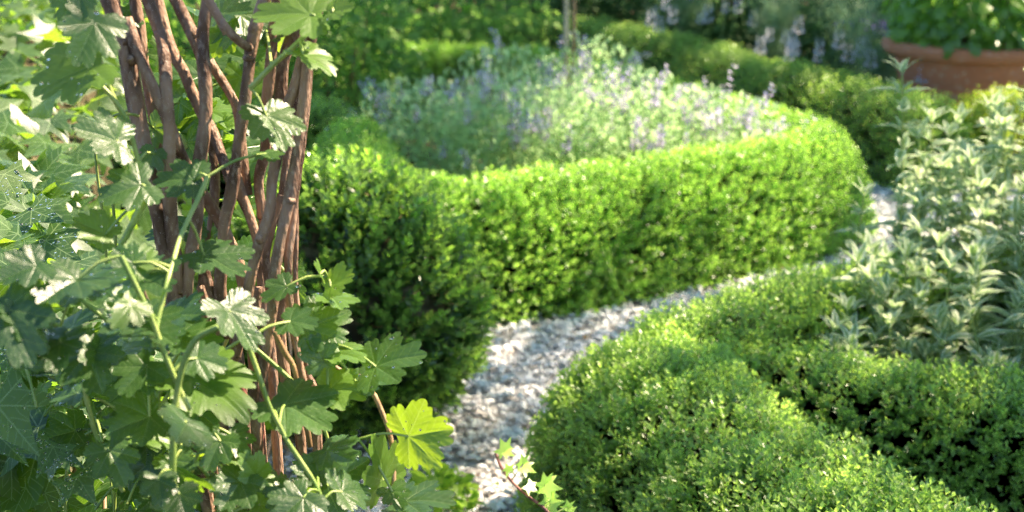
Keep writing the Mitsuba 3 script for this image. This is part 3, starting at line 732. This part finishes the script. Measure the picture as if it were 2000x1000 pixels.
# ================================================================= IVY
ivy_key = thing('ivy', 'mass of glossy lobed ivy spreading along the left edge', 'ivy')
ivy_groups = []
for i in range(5):
    v, f, uv = ivy(i)
    ivy_groups.append((group_of(f'ivy_leaf_shape_{"abcde"[i]}', (v, f), 'ivy_leaf', True, uv=uv), v, f, uv))
def ivy_mass():
    r_ = np.random.default_rng(41)
    n = 6000
    x, y = r_.uniform(-1.75, -.20, n), r_.uniform(1.18, 4.4, n)
    y = np.where(r_.random(n) < .4, r_.uniform(1.16, 2.0, n), y)
    top = .70 + .10 * meshkit.fbm(np.column_stack([x * 2, y * 2, x * 0]), 3, 8) + .05 * np.clip(y - 1.5, 0, 2) - .9 * np.clip(1.30 - y, 0, 1)
    lim = -.255 * np.maximum(y, 1.25)
    edge = np.clip((lim - x) / .16, 0, 1) ** .5
    front = r_.random(n) < .28
    y = np.where(front, r_.uniform(1.16, 1.34, n), y)
    z = np.where(front, r_.uniform(.15, .72, n), top * (.35 + .65 * edge) - .07 * r_.random(n) ** 1.6)
    P = np.column_stack([x, y, z])
    px = 1000 + P[:, 0] / P[:, 1] * FOCAL
    ok = (px > -260) & (x < lim + .04); P = P[ok]; front = front[ok]
    k = len(P)
    A = unit(np.column_stack([r_.normal(size=k) * .8, r_.normal(size=k) * .7 - .45, r_.normal(size=k) * .35 - .25]))
    H = unit(np.column_stack([r_.normal(size=k) * .55 + .05, r_.normal(size=k) * .5 - np.where(front, .7, .30), np.full(k, .8)]))
    S = r_.uniform(.034, .074, k)
    R = frames(A, H)
    dist = np.linalg.norm(P - [0, 0, CAM_H], axis=1)
    px = 1000 + P[:, 0] / P[:, 1] * FOCAL
    score = S / dist * ((px > -20) & (px < 420))
    best = np.argsort(-score)[:290]; bs = set(best.tolist())
    for i in best: place('leaf', ivy_key, ivy_groups[i % 5][0], mat4(R[i], P[i], S[i]))
    vs, fs, us, nn = [], [], [], 0
    for g in range(5):
        sel = np.array([i for i in range(k) if i % 5 == g and i not in bs])
        v, f = rep(ivy_groups[g][1], ivy_groups[g][2], R[sel], P[sel], S[sel])
        vs.append(v); fs.append(f + nn); us.append(np.tile(ivy_groups[g][3], (len(sel), 1))); nn += len(v)
    put('leaves', (np.vstack(vs), np.vstack(fs)), 'ivy_leaf', ivy_key, True, uv=np.vstack(us), kind='stuff')
    st = []
    for i in range(0, k, 2):
        a = P[i]; b = a - A[i] * .02 - np.array([0, 0, r_.uniform(.03, .09)]) + r_.normal(size=3) * .012
        st.append(tube(spline([a, (a + b) / 2 + r_.normal(size=3) * .006, b], .015), .0011, 5))
    put('leaf_stalks', join(st), 'green_shoot', ivy_key, True, kind='stuff')
    for i in range(26):
        x0, y0 = r_.uniform(-.9, -.32), r_.uniform(1.2, 2.2)
        pts = [np.array([x0 + r_.normal() * .05, y0 + r_.normal() * .05, z]) for z in (.0, .2, .4, .58)]
        p = spline(pts, .02)
        put('stem', tube(p, np.linspace(.005, .0022, len(p)), 6), 'ivy_stem', ivy_key, True)
    gu, gy = np.meshgrid(np.linspace(0, 1, 24), np.linspace(1.30, 4.4, 40), indexing='ij')
    gx = -2.2 + gu * (2.2 - .275 * np.maximum(gy, 1.3) - .05)
    gz = .52 + .05 * np.clip(gy - 1.5, 0, 2) + .06 * meshkit.fbm(np.stack([gx * 4, gy * 4, gx * 0], -1), 2, 8)
    gz[-1] = 0; gz[0] = 0; gz[:, 0] = 0; gz[:, -1] = 0
    q = np.stack([gx, gy, gz], -1).reshape(-1, 3); m = 40
    i, j = np.meshgrid(np.arange(23), np.arange(39), indexing='ij')
    f = np.stack([i * m + j, (i + 1) * m + j, (i + 1) * m + j + 1, i * m + j + 1], -1).reshape(-1, 4)
    put('branches', (q, f), 'dark_twigs', ivy_key, False)
ivy_mass()

# large ivy leaves at the near edge
for b, t, d, h in [((-6, 792), (78, 892), 1.06, (.2, -.8, .6)), ((104, 872), (70, 936), 1.08, (.3, -.7, .7)), ((112, 900), (160, 905), 1.09, (.4, -.6, .7)), ((-4, 850), (52, 905), 1.10, (.1, -.7, .7)),
                   ((8, 340), (44, 400), 1.24, (.4, -.6, .7)), ((62, 410), (126, 432), 1.22, (.5, -.6, .7)), ((88, 470), (160, 508), 1.2, (.4, -.6, .7)), ((30, 700), (0, 760), 1.12, (.2, -.8, .5)), ((150, 930), (190, 990), 1.08, (.2, -.8, .5)), ((300, 905), (270, 870), 1.12, (.3, -.7, .6))]:
    B, P_ = at(*b, d), at(*t, d - .02)
    i, R, L = int(rng.integers(5)), frames((P_ - B)[None], np.asarray(h, float)[None])[0], np.linalg.norm(P_ - B)
    place('leaf', ivy_key, ivy_groups[i][0], mat4(R, B, L))
    drops_on(ivy_groups[i][1], ivy_groups[i][2], R, B, L, 40, r_)
dome = trimesh.creation.icosphere(1); dv = np.array(dome.vertices); dv[:, 2] = np.where(dv[:, 2] > 0, dv[:, 2] * .62, dv[:, 2] * .08)
P, N, S = (np.concatenate(x) for x in zip(*DROPS))
dR = frames(np.cross(N, randdir(len(N), r_)), N)
put('water_drops', rep(dv, np.array(dome.faces), dR, P + N * .0001, S), 'water', None, True)
tag('water_drops', 'clear rain drops lying on the lobed leaves in the left foreground', 'water', kind='stuff')

# ivy trailing over the gravel at the bottom
pale_ivy = [group_of(f'pale_ivy_leaf_shape_{"ab"[i]}', ivy_groups[i][1:3], 'box_leaf', True, np.tile((.20, .29, .055), (len(ivy_groups[i][1]), 1))) for i in range(2)]
trail = thing('ivy_sprig', 'thin reddish ivy sprig with small pale leaves over the gravel at the bottom', 'ivy sprig')
tp = [at(968, 885, 1.75), at(980, 915, 1.74), at(1004, 945, 1.73), at(1030, 968, 1.72), at(1060, 990, 1.71), at(1085, 1020, 1.70), at(1110, 1080, 1.68)]
tp += [np.array([.06, 1.72, .25]), np.array([.02, 1.78, .0])]
pth = spline(tp, .006)
put('stem', tube(pth, np.linspace(.0018, .003, len(pth)), 7), 'red_bark', trail, True)
for b, t, h in [((986, 880), (978, 858), (.5, -.8, .3)), ((988, 882), (1004, 890), (.2, -.6, .8)), ((994, 912), (990, 932), (.8, -.6, .2)), ((1024, 912), (1046, 922), (.1, -.5, .9)),
                ((1020, 905), (1020, 888), (.6, -.7, .3)), ((1032, 948), (1052, 962), (.2, -.4, .9)), ((1064, 948), (1096, 954), (.1, -.6, .8)), ((1064, 946), (1062, 924), (.5, -.8, .3)),
                ((1074, 984), (1100, 980), (.2, -.9, .4)), ((1074, 976), (1062, 956), (.3, -.8, .5)), ((1110, 1000), (1124, 992), (.3, -.8, .5)), ((1108, 990), (1108, 978), (.3, -.9, .4))]:
    B, P_ = at(*b, 1.72), at(*t, 1.715)
    R = frames((P_ - B)[None], np.asarray(h, float)[None])[0]
    place('leaf', trail, pale_ivy[int(rng.integers(2))], mat4(R, B, max(.011, np.linalg.norm(P_ - B) * 1.15)))
    q = pth[np.linalg.norm(pth - B, axis=1).argmin()]
    put('leaf_stalk', tube(spline([q, (q + B) / 2 + [0, 0, .002], B], .005), .0008, 5), 'green_shoot', trail, True)

# ================================================================= CREAM EDGED PLANTS
cream_groups = []
for i in range(5):
    r_ = np.random.default_rng(300 + i)
    v, f, uv = blade(.30, 7, 4, r_.uniform(.12, .5), .25, .9, .05, .38, r_.uniform(0, 6))
    cream_groups.append((group_of(f'cream_leaf_shape_{"abcde"[i]}', (v, f), 'cream_edged_leaf', True, uv=uv), v, f, uv))
def cream_plant(label, spots):
    key = thing('variegated_plant', label, 'plant', 'cream edged plants in the right bed')
    found = []
    for (x, y, h) in spots:
        lean = rng.normal(size=2) * .04
        base, top = np.array([x, y, .0]), np.array([x + lean[0], y + lean[1], h])
        path = spline([base, (base + top) / 2 + np.r_[rng.normal(size=2) * .012, 0], top], .02)
        put('stem', tube(path, np.linspace(.0034, .0018, len(path)), 6), 'green_shoot', key, True)
        nodes = max(4, int(h / .042)); a0 = rng.uniform(0, 6)
        for k in range(nodes + 1):
            u = .12 + .88 * k / nodes
            p = path[int(u * (len(path) - 1))]
            last = k == nodes
            for m in range(5 if last else 2):
                a = a0 + k * 1.5708 + m * (1.257 if last else np.pi) + rng.normal() * .25
                elev = rng.uniform(.9, 1.35) if last else rng.uniform(.05, .6)
                o = np.array([math.cos(a) * math.cos(elev), math.sin(a) * math.cos(elev), math.sin(elev)])
                L = (rng.uniform(.045, .06) if last else rng.uniform(.070, .100) * (1 - .15 * u))
                R = frames(o[None], np.array([[0, 0, 1.0]]) - o[None] * .2 + rng.normal(size=(1, 3)) * .15)[0]
                found.append((int(rng.integers(5)), mat4(R, p, L), L / p[1]))
                if not last and rng.random() < .45:      # small shoots in the leaf joints
                    for q in range(3):
                        o2 = unit(o * .6 + [0, 0, .8] + rng.normal(size=3) * .4)
                        L2 = L * rng.uniform(.4, .6); found.append((int(rng.integers(5)), mat4(frames(o2[None], np.array([[0, 0, 1.0]]))[0], p + o * .006, L2), L2 / p[1]))
    finish_leaves(key, found)
def finish_leaves(key, found):
    """The 300 leaves that show largest are parts; the rest of the plant's leaves are one mesh."""
    found = sorted(found, key=lambda q: -q[2])
    for g, m, _ in found[:300]: place('leaf', key, cream_groups[g][0], m)
    if len(found) > 300:
        rest = [((cream_groups[g][1] @ m[:3, :3].T + m[:3, 3], cream_groups[g][2]), cream_groups[g][3]) for g, m, _ in found[300:]]
        put('leaves', join([q[0] for q in rest]), 'cream_edged_leaf', key, True, uv=np.vstack([q[1] for q in rest]), kind='stuff')
def patch(n, x0, x1, y0, y1, h0, h1, seed):
    """n stems spread over a patch of the bed, taller towards the right and the back."""
    r_ = np.random.default_rng(seed); out = []
    for i in range(n):
        u, w = r_.random(), (i + r_.random()) / n
        x, y = x0 + (x1 - x0) * w, y0 + (y1 - y0) * u
        out.append((x, y, h0 + (h1 - h0) * (.6 * w + .4 * u) + r_.normal() * .03))
    return out
cream_plant('short cream edged plant at the left end of the right bed, nearest the gravel path', patch(19, .60, .80, 2.60, 2.86, .20, .40, 311))
cream_plant('lowest cream edged plant tucked between the two low hedges', patch(18, .55, .76, 2.50, 2.66, .20, .36, 318))
cream_plant('medium cream edged plant behind the shaded hedge, left of the tallest plumes', patch(19, .74, .96, 2.66, 3.0, .32, .56, 312))
cream_plant('tall cream edged plant in front of the clay pot with one upright plume', [(.90, 3.03, .74)] + patch(15, .86, 1.06, 2.84, 3.1, .44, .64, 313))
cream_plant('cream edged plant at the right edge with its plume reaching the pot rim', [(1.08, 3.05, .78)] + patch(15, 1.04, 1.24, 2.80, 3.2, .50, .68, 314))
cream_plant('low cream edged plant just behind the shaded hedge', patch(19, .76, .98, 2.48, 2.66, .18, .36, 315))
cream_plant('low cream edged plant at the right edge just behind the shaded hedge', patch(19, .94, 1.16, 2.42, 2.72, .28, .50, 316))
cream_plant('cream edged plant at the far right edge below the plume', patch(15, 1.0, 1.2, 2.64, 2.9, .40, .58, 317))

# ================================================================= CATMINT BED
def spike_mesh(seed):
    r_ = np.random.default_rng(500 + seed)
    V, F, C, n = [], [], [], 0
    h = r_.uniform(.07, .12)
    tb = tube(np.array([[0, 0, 0], [0, 0, h * .5], [0, 0, h]]), .0012, 5)
    V.append(tb[0]); F.append(tb[1]); C.append(np.tile((.12, .17, .08), (len(tb[0]), 1))); n = len(tb[0])
    for k in range(6):
        z = h * (.15 + .16 * k); m = int(9 * (1 - .09 * k))
        a = r_.uniform(0, 6.28, m); el = r_.uniform(.1, .7, m)
        A = np.column_stack([np.cos(a) * np.cos(el), np.sin(a) * np.cos(el), np.sin(el)])
        v, f = rep(*DIAMOND, frames(A, randdir(m, r_)), np.column_stack([A[:, :2] * .003, np.full(m, z)]), r_.uniform(.012, .020, m) * (1 - .06 * k))
        tone = r_.random((m, 1))
        c = np.where(r_.random((m, 1)) < .22, [[.20, .24, .16]], np.array([.56, .47, .80]) * (1 - tone) + np.array([.93, .86, .95]) * tone)
        V.append(v); F.append(f + n); C.append(np.repeat(c, 4, 0)); n += len(v)
    return (np.vstack(V), np.vstack(F)), np.vstack(C)
spike_groups = []
for i in range(4):
    m, c = spike_mesh(i)
    spike_groups.append(group_of(f'catmint_spike_shape_{"abcd"[i]}', m, 'petal', False, c))
def catmint(label, x, y, r, h, spikes, seed):
    r_ = np.random.default_rng(600 + seed)
    h = h * 1.16
    key = thing('catmint', label, 'flowering plant', 'catmint plants in the hedged bed')
    n = 3400
    P, D = bush_points((x, y, h * .35), (r * 1.1, r * 1.1, h * .64), n, r_, .6, -.5)
    P[:, 2] = np.maximum(P[:, 2], .02); k = len(P)
    v, f = rep(*DIAMOND, frames(unit(D + r_.normal(size=(k, 3)) * .8), unit(np.array([0, 0, .9]) + r_.normal(size=(k, 3)) * .5)), P, r_.uniform(.014, .032, k))
    c = r_.random((k, 1)); col = np.array([.105, .165, .07]) * (1 - c) + np.array([.23, .31, .15]) * c
    put('foliage', (v, f), 'soft_leaf', key, False, np.repeat(col, 4, 0), kind='stuff')
    for i in range(int(spikes * .85)):
        a, rr = r_.uniform(0, 6.28), r * 1.05 * math.sqrt(r_.random())
        p0 = np.array([x + rr * .4 * math.cos(a), y + rr * .4 * math.sin(a), h * .35])
        top = np.array([x + rr * math.cos(a), y + rr * math.sin(a), h * (1.0 - .40 * (rr / r)**2) * r_.uniform(.82, 1.08)])
        path = spline([p0, (p0 + top) / 2 + [0, 0, .02], top], .03)
        put('stem', tube(path, .0014, 5), 'green_shoot', key, True)
        R = frames(np.array([[math.sin(a), -math.cos(a), 0]]), unit(np.array([[.6 * math.cos(a), .6 * math.sin(a), 1.0]]) + r_.normal(size=(1, 3)) * .25))[0]
        place('flower_spike', key, spike_groups[i % 4], mat4(R, path[-2], r_.uniform(.8, 1.2)))
catmint('catmint with lilac flowers at the left end of the hedged bed', -.02, 4.55, .30, .44, 34, 1)
catmint('catmint in the middle of the hedged bed in front of the stake', .20, 4.55, .28, .42, 30, 2)
catmint('bleached sunlit catmint right of the stake in the hedged bed', .42, 4.52, .28, .44, 50, 3)
catmint('pale flowered catmint at the right end of the hedged bed beside the bright hedge', .66, 4.50, .26, .40, 50, 4)
catmint('catmint spilling over the left end of the hedged bed', -.30, 4.62, .28, .42, 26, 7)
catmint('catmint at the back of the hedged bed left of the stake', .0, 5.05, .28, .46, 30, 5)
catmint('catmint behind the stake with spikes standing above the rest', .30, 5.15, .24, .48, 26, 6)

# ================================================================= STAKE AND STANDARD TREE
stake = thing('wooden_stake', 'pale weathered wooden stake standing among the flowers', 'stake')
sm = trimesh.creation.cylinder(.0098, 1.62, sections=20); sv = np.array(sm.vertices); sv[:, :2] *= (1 + .05 * (meshkit.noise(sv * 30, 2) - .5))[:, None]
put('shaft', (sv + [.198, 5.16, .79], np.array(sm.faces)), 'stake_wood', stake, 40)
tip_ = trimesh.creation.cone(.0104, .05, sections=20)
put('pointed_top', (np.array(tip_.vertices) + [.198, 5.16, 1.60], np.array(tip_.faces)), 'stake_wood', stake, 40)
std = thing('standard_tree', 'slender standard tree with thin trunk tied just behind the stake', 'tree')
tp = spline([(.226, 5.22, -.01), (.228, 5.22, .6), (.222, 5.20, 1.2), (.226, 5.22, 1.75)], .03)
put('trunk', tube(tp, np.linspace(.0075, .006, len(tp)), 10, .05, 3), 'young_twig', std, True)
tie = trimesh.creation.torus(.025, .003, 24, 8); tv = np.array(tie.vertices) * [1.25, 1.0, 1]
put('tie', (tv + [.212, 5.185, .98], np.array(tie.faces)), 'dark_twigs', std, True)
bush(std, (.24, 5.22, 1.95), (.34, .34, .32), 1500, .04, np.random.default_rng(71), (.03, .065, .012), (.09, .16, .02), name='crown', low=-1)

# ================================================================= TERRACOTTA POT AND BASIL
pot = thing('terracotta_pot', 'large round terracotta pot with thick rolled rim at the upper right', 'pot')
PX, PY = 1.935, 5.92
prof = np.array([(.0, .0), (.23, .0), (.24, .012), (.262, .12), (.290, .25), (.315, .375), (.318, .385), (.352, .388), (.366, .40), (.372, .425), (.370, .455), (.362, .476), (.345, .484), (.325, .478), (.316, .46), (.312, .43), (.0, .43)])
pm = trimesh.creation.revolve(prof, sections=96)
body = [i for i in range(6)]
put('body', trimesh.creation.revolve(np.array([(.0, .0), (.23, .0), (.24, .012), (.262, .12), (.290, .25), (.318, .385), (.300, .40), (.0, .40)]), sections=96).apply_translation([PX, PY, 0]), 'terracotta', pot, 35)
put('rim', trimesh.creation.revolve(np.array([(.300, .388), (.340, .389), (.360, .396), (.371, .412), (.372, .430), (.366, .444), (.350, .451), (.326, .448), (.308, .436), (.300, .41), (.300, .388)]), sections=96).apply_translation([PX, PY, 0]), 'terracotta', pot, 35)
put('soil', trimesh.creation.cylinder(.305, .02, sections=48).apply_translation([PX, PY, .415]), 'soil', pot, False)
basil_groups = []
for i, c in enumerate([(.050, .105, .012), (.066, .128, .014), (.085, .155, .016), (.042, .090, .012)]):
    v, f, uv = blade(.62, 8, 6, .38, -.28, .55, .02, .45)
    basil_groups.append(group_of(f'basil_leaf_shape_{"abcd"[i]}', (v, f), 'box_leaf', True, np.tile(c, (len(v), 1))))
basil = thing('basil_plant', 'bushy green basil with cupped leaves growing in the clay pot', 'plant')
def basil_leaves():
    r_ = np.random.default_rng(81)
    c = np.array([PX + .03, PY, .58]); R3 = np.array([.385, .37, .32])
    P, D = bush_points(c, R3, 1300, r_, .35, -.55)
    P[:, 2] = np.maximum(P[:, 2], .46)
    vis = np.argsort(P[:, 1])
    tv, tf, _ = blade(.62, 3, 4, .38, -.28, .55, .02, .45)
    A = unit(D * .9 + r_.normal(size=(len(P), 3)) * .45 - [0, 0, .45]); H = unit(D * .8 + [0, 0, .6] + r_.normal(size=(len(P), 3)) * .3)
    S = r_.uniform(.05, .085, len(P)); R = frames(A, H)
    for i in vis[:290]: place('leaf', basil, basil_groups[int(r_.integers(4))], mat4(R[i], P[i], S[i]))
    rest = vis[290:]
    v, f = rep(tv, tf, R[rest], P[rest], S[rest])
    put('leaves', (v, f), 'box_leaf', basil, True, np.tile((.07, .14, .014), (len(v), 1)), kind='stuff')
    twigs(basil, (PX, PY, .43), [c + d * R3 * .8 for d in randdir(12, r_) * [1, 1, .5] + [0, 0, .4]], .006, 'green_shoot', r_=r_)
basil_leaves()

# ================================================================= PLANTS AT THE BACK
def shrubby(name, label, x, y, r, h, n, leaf, old, young, seed, cat='shrub', group=None, template=OVAL, mat='soft_leaf', stems=6, up=.6, droop=.2):
    r_ = np.random.default_rng(seed)
    key = thing(name, label, cat, group)
    bush(key, (x, y, h * .5), (r, r, h * .52), n, leaf, r_, old, young, template, mat, up, droop=droop, fill=.6, low=-.9)
    twigs(key, (x, y, 0), [np.array([x, y, h * .5]) + d * [r, r, h * .4] * .8 for d in randdir(stems, r_)], .006, 'young_twig', r_=r_)
    return key
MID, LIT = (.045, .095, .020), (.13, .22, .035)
BACKGRP = 'leafy shrubs behind the far left hedge'
shrubby('leafy_shrub', 'leafy green shrub just right of the brown stems at the top left', -.72, 5.75, .36, .78, 1500, .055, MID, LIT, 901)
shrubby('leafy_shrub', 'leafy green shrub behind the lilac flowers at the top centre left', -.25, 6.9, .42, .82, 1500, .055, MID, LIT, 902)
shrubby('leafy_shrub', 'broad leafy shrub at the back between the brown stems and the flower bed', -.95, 6.9, .46, .95, 1500, .065, MID, LIT, 903)
shrubby('leafy_shrub', 'leafy shrub at the top left corner above the ivy', -1.9, 5.6, .5, .85, 1600, .07, (.10, .18, .02), (.24, .34, .035), 904)
shrubby('leafy_shrub', 'leafy shrub behind the ivy seen between the brown stems', -1.28, 5.8, .42, .85, 1500, .06, MID, LIT, 905)
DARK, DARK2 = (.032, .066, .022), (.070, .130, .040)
for i, (x, y, r, h, lab) in enumerate([(-.1, 9.4, .6, 1.0, 'dark shrub at the top edge left of the stake'), (.75, 8.9, .55, .95, 'dark shrub at the top edge right of the stake behind the long hedge'), (1.55, 8.2, .55, .95, 'dark shrub at the top edge above the middle of the long hedge'),
                                  (2.15, 7.5, .5, .9, 'dark shrub beside the clay pot at the top edge'), (3.0, 7.4, .6, 1.1, 'dark shrub behind the basil at the top right corner'), (-1.2, 9.0, .8, 1.1, 'dark shrub at the back behind the leafy shrubs'), (-2.6, 8.0, .9, 1.2, 'dark shrub far back at the top left corner'),
                                  (.25, 8.7, .5, .6, 'low dark shrub behind the stake and the long hedge'), (1.2, 7.9, .45, .6, 'low dark shrub behind the white flower spikes'), (1.85, 7.25, .42, .6, 'low dark shrub behind the violet flowers'), (2.5, 8.3, .6, .9, 'dark shrub between the clay pot and the far shrubs'), (.45, 10.2, .8, 1.1, 'farthest dark shrub above the stake'), (1.5, 9.6, .8, 1.1, 'farthest dark shrub above the feathery plants')]):
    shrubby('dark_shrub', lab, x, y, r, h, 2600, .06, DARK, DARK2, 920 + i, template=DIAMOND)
# fine leaved plants with arching stems
def feathery(label, x, y, h, seed):
    r_ = np.random.default_rng(seed); key = thing('feathery_plant', label, 'plant')
    fr = []
    for i in range(16):
        a = r_.uniform(0, 6.28); o = np.array([math.cos(a), math.sin(a), 0]); reach = r_.uniform(.08, .30); hh = h * r_.uniform(.6, 1.05)
        p = spline([(x, y, 0), np.array([x, y, hh * .6]) + o * reach * .3, np.array([x, y, hh]) + o * reach], .03)
        put('stem', tube(p, np.linspace(.004, .0012, len(p)), 5), 'green_shoot', key, True)
        for q in p[len(p) // 4:]:
            m = 12; d = unit(r_.normal(size=(m, 3)) + [0, 0, .3])
            fr.append(rep(np.array([[0, 0, 0], [-.02, .5, 0], [0, 1, -.1], [.02, .5, 0]]), DIAMOND[1], frames(d, randdir(m, r_)), np.tile(q, (m, 1)), r_.uniform(.04, .09, m)))
    v, f = join(fr)
    put('fronds', (v, f), 'soft_leaf', key, False, np.tile((.09, .15, .085), (len(v), 1)) * np.repeat(r_.uniform(.6, 1.3, (len(v) // 4, 1)), 4, 0), kind='stuff')
feathery('feathery grey green plant behind the middle of the long hedge', 1.28, 6.95, .75, 941)
feathery('feathery plant left of the clay pot behind the long hedge', 1.62, 6.75, .72, 942)
feathery('feathery plant next to the dark shrub above the long hedge', .95, 7.6, .75, 943)
feathery('feathery plant close to the rim of the clay pot', 1.62, 6.2, .62, 944)
# white flower spikes along the far side of the long hedge
def white_spike(seed):
    r_ = np.random.default_rng(seed); A = []
    m = 46; z = r_.random(m); a = r_.uniform(0, 6.28, m)
    d = np.column_stack([np.cos(a), np.sin(a), .35 + 0 * a])
    v, f = rep(*DIAMOND, frames(unit(d), randdir(m, r_)), np.column_stack([np.cos(a) * .008, np.sin(a) * .008, z * .075]), .022 * (1.1 - .7 * z))
    return v, f
white_groups = [group_of(f'white_spike_shape_{"ab"[i]}', white_spike(960 + i), 'petal', False, np.tile((.62, .62, .70), (46 * 4, 1))) for i in range(2)]
def white_plant(label, x, y, h, n, seed):
    r_ = np.random.default_rng(seed); key = thing('white_salvia', label, 'flowering plant', 'white flowering plants behind the long hedge')
    bush(key, (x, y, h * .3), (.16, .16, h * .38), 420, .035, r_, DARK, (.07, .12, .05))
    for i in range(n):
        t = np.array([x + r_.normal() * .12, y + r_.normal() * .08, h * r_.uniform(.75, 1.1)])
        p = spline([(x, y, .05), (np.array([x, y, .05]) + t) / 2 + [0, 0, .02], t], .04)
        put('stem', tube(p, .002, 5), 'green_shoot', key, True)
        place('flower_spike', key, white_groups[i % 2], mat4(np.eye(3), t, r_.uniform(.8, 1.25)))
for i, (x, y, h, n, lab) in enumerate([(1.55, 5.95, .34, 7, 'white flower spikes nearest the clay pot behind the long hedge'), (1.40, 6.2, .36, 7, 'white flower spikes left of the clay pot behind the long hedge'), (1.26, 6.55, .36, 6, 'white flower spikes behind the middle of the long hedge'),
                                     (1.02, 7.1, .40, 7, 'white flower spikes above the curve of the long hedge'), (.80, 7.5, .42, 5, 'white flower spikes farthest left behind the long hedge')]):
    white_plant(lab, x, y, h, n, 970 + i)
pur = thing('purple_flowering_plant', 'small plant with violet flowers in the dark left of the clay pot', 'flowering plant')
r_ = np.random.default_rng(991)
bush(pur, (1.72, 6.75, .22), (.22, .2, .24), 500, .04, r_, DARK, DARK2)
v, f = rep(*DIAMOND, frames(randdir(70, r_), randdir(70, r_)), np.column_stack([1.72 + r_.normal(size=70) * .10, 6.6 + r_.normal(size=70) * .05, .42 + r_.normal(size=70) * .03]), r_.uniform(.02, .035, 70))
put('flowers', (v, f), 'petal', pur, False, np.tile((.22, .14, .50), (len(v), 1)), kind='stuff')

weed = thing('small_weed', 'small green weed growing in the gravel at the foot of the box ball', 'plant')
bush(weed, (-.135, 2.42, .03), (.07, .06, .06), 160, .03, np.random.default_rng(995), (.06, .12, .015), (.15, .24, .02), low=-.2)
twigs(weed, (-.135, 2.42, 0), [np.array([-.135 + dx, 2.42, .06]) for dx in (-.04, 0, .04)], .0015, 'green_shoot')

# ================================================================= THE TREE OVERHEAD, right of the garden, whose crown dapples it
def sun_hits(q):
    """How open the crown is above the garden spot q (x, y) that the sun reaches through it: 1 open, 0 closed."""
    x, y = q[:, 0], q[:, 1]
    o = np.zeros(len(q))
    def gap(cx, cy, rx, ry, a=0.0):
        c, s = math.cos(a), math.sin(a); u, v = (x - cx) * c + (y - cy) * s, -(x - cx) * s + (y - cy) * c
        return (u / rx)**2 + (v / ry)**2 < 1
    for gx, gy, gz, rx, ry, an, op in [(-.50, 1.45, .75, .40, .40, 0, 1), (-.75, 2.2, .75, .65, .8, 0, .95), (-1.9, 5.6, .8, .8, .6, 0, .9), (-.22, 1.12, .90, .55, .36, 0, .95), (-.37, 2.86, .60, .34, .30, 0, 1),
              (.05, 3.80, .36, .52, .32, .5, 1), (.70, 4.18, .36, .46, .34, .46, 1), (.62, 4.62, .40, .48, .44, .4, 1), (1.32, 4.5, .0, .34, .26, 0, .9), (2.2, 5.4, .32, .6, .3, .2, 1), (.56, 1.62, .36, .20, .36, 0, 1),
              (1.12, 3.05, .76, .24, .24, 0, .8), (.05, 1.72, .42, .16, .18, 0, 1), (.35, 4.75, .40, .3, .3, 0, .8), (-1.3, 3.6, .8, .9, 1.0, 0, .85), (-1.3, 5.7, .8, .6, .5, 0, .8), (-.5, 6.4, .7, .5, .4, 0, .7)]:
        k = (gz - .3) / SUN[2]
        g = (gx - k * SUN[0], gy - k * SUN[1], rx, ry, an)
        o = np.maximum(o, op * gap(*g))
    return o
def overhead():
    r_ = np.random.default_rng(51)
    tree = thing('overhanging_tree', 'broad leafy tree standing outside the frame and shading the garden', 'tree')
    n = 3400
    h = r_.uniform(3.6, 5.6, n)
    q = np.column_stack([r_.uniform(-2.4, 3.8, n), r_.uniform(.3, 11.0, n)])
    k = (h - .3) / SUN[2]
    C = np.column_stack([q + k[:, None] * SUN[:2], h])
    keep = r_.random(n) < .80 * (1 - sun_hits(q))
    C = C[keep]
    per = 30
    P = np.repeat(C, per, 0) + r_.normal(size=(len(C) * per, 3)) * [.10, .10, .09]
    m = len(P)
    v, f = rep(*DIAMOND, frames(unit(r_.normal(size=(m, 3)) * [1, 1, .4]), unit(np.array([0, 0, 1.0]) + r_.normal(size=(m, 3)) * .4)), P, r_.uniform(.06, .11, m))
    put('crown', (v, f), 'soft_leaf', tree, False, np.tile((.07, .13, .025), (len(v), 1)), kind='stuff')
    base = np.array([7.6, 5.2, 0])
    tr = spline([base, base + [-.05, 0, 1.2], base + [-.2, .05, 2.6], base + [-.5, .1, 3.6]], .1)
    put('trunk', tube(tr, np.linspace(.20, .13, len(tr)), 16, .08, 5), 'bark', tree, True)
    for i in range(14):
        e = C[int(r_.integers(len(C)))] - [0, 0, .1]
        p = spline([tr[-1] + [0, 0, -.1], (tr[-1] + e) / 2 + [0, 0, .3], e], .12)
        put('limb', tube(p, np.linspace(.06, .012, len(p)), 8, .05, i), 'bark', tree, True)
overhead()
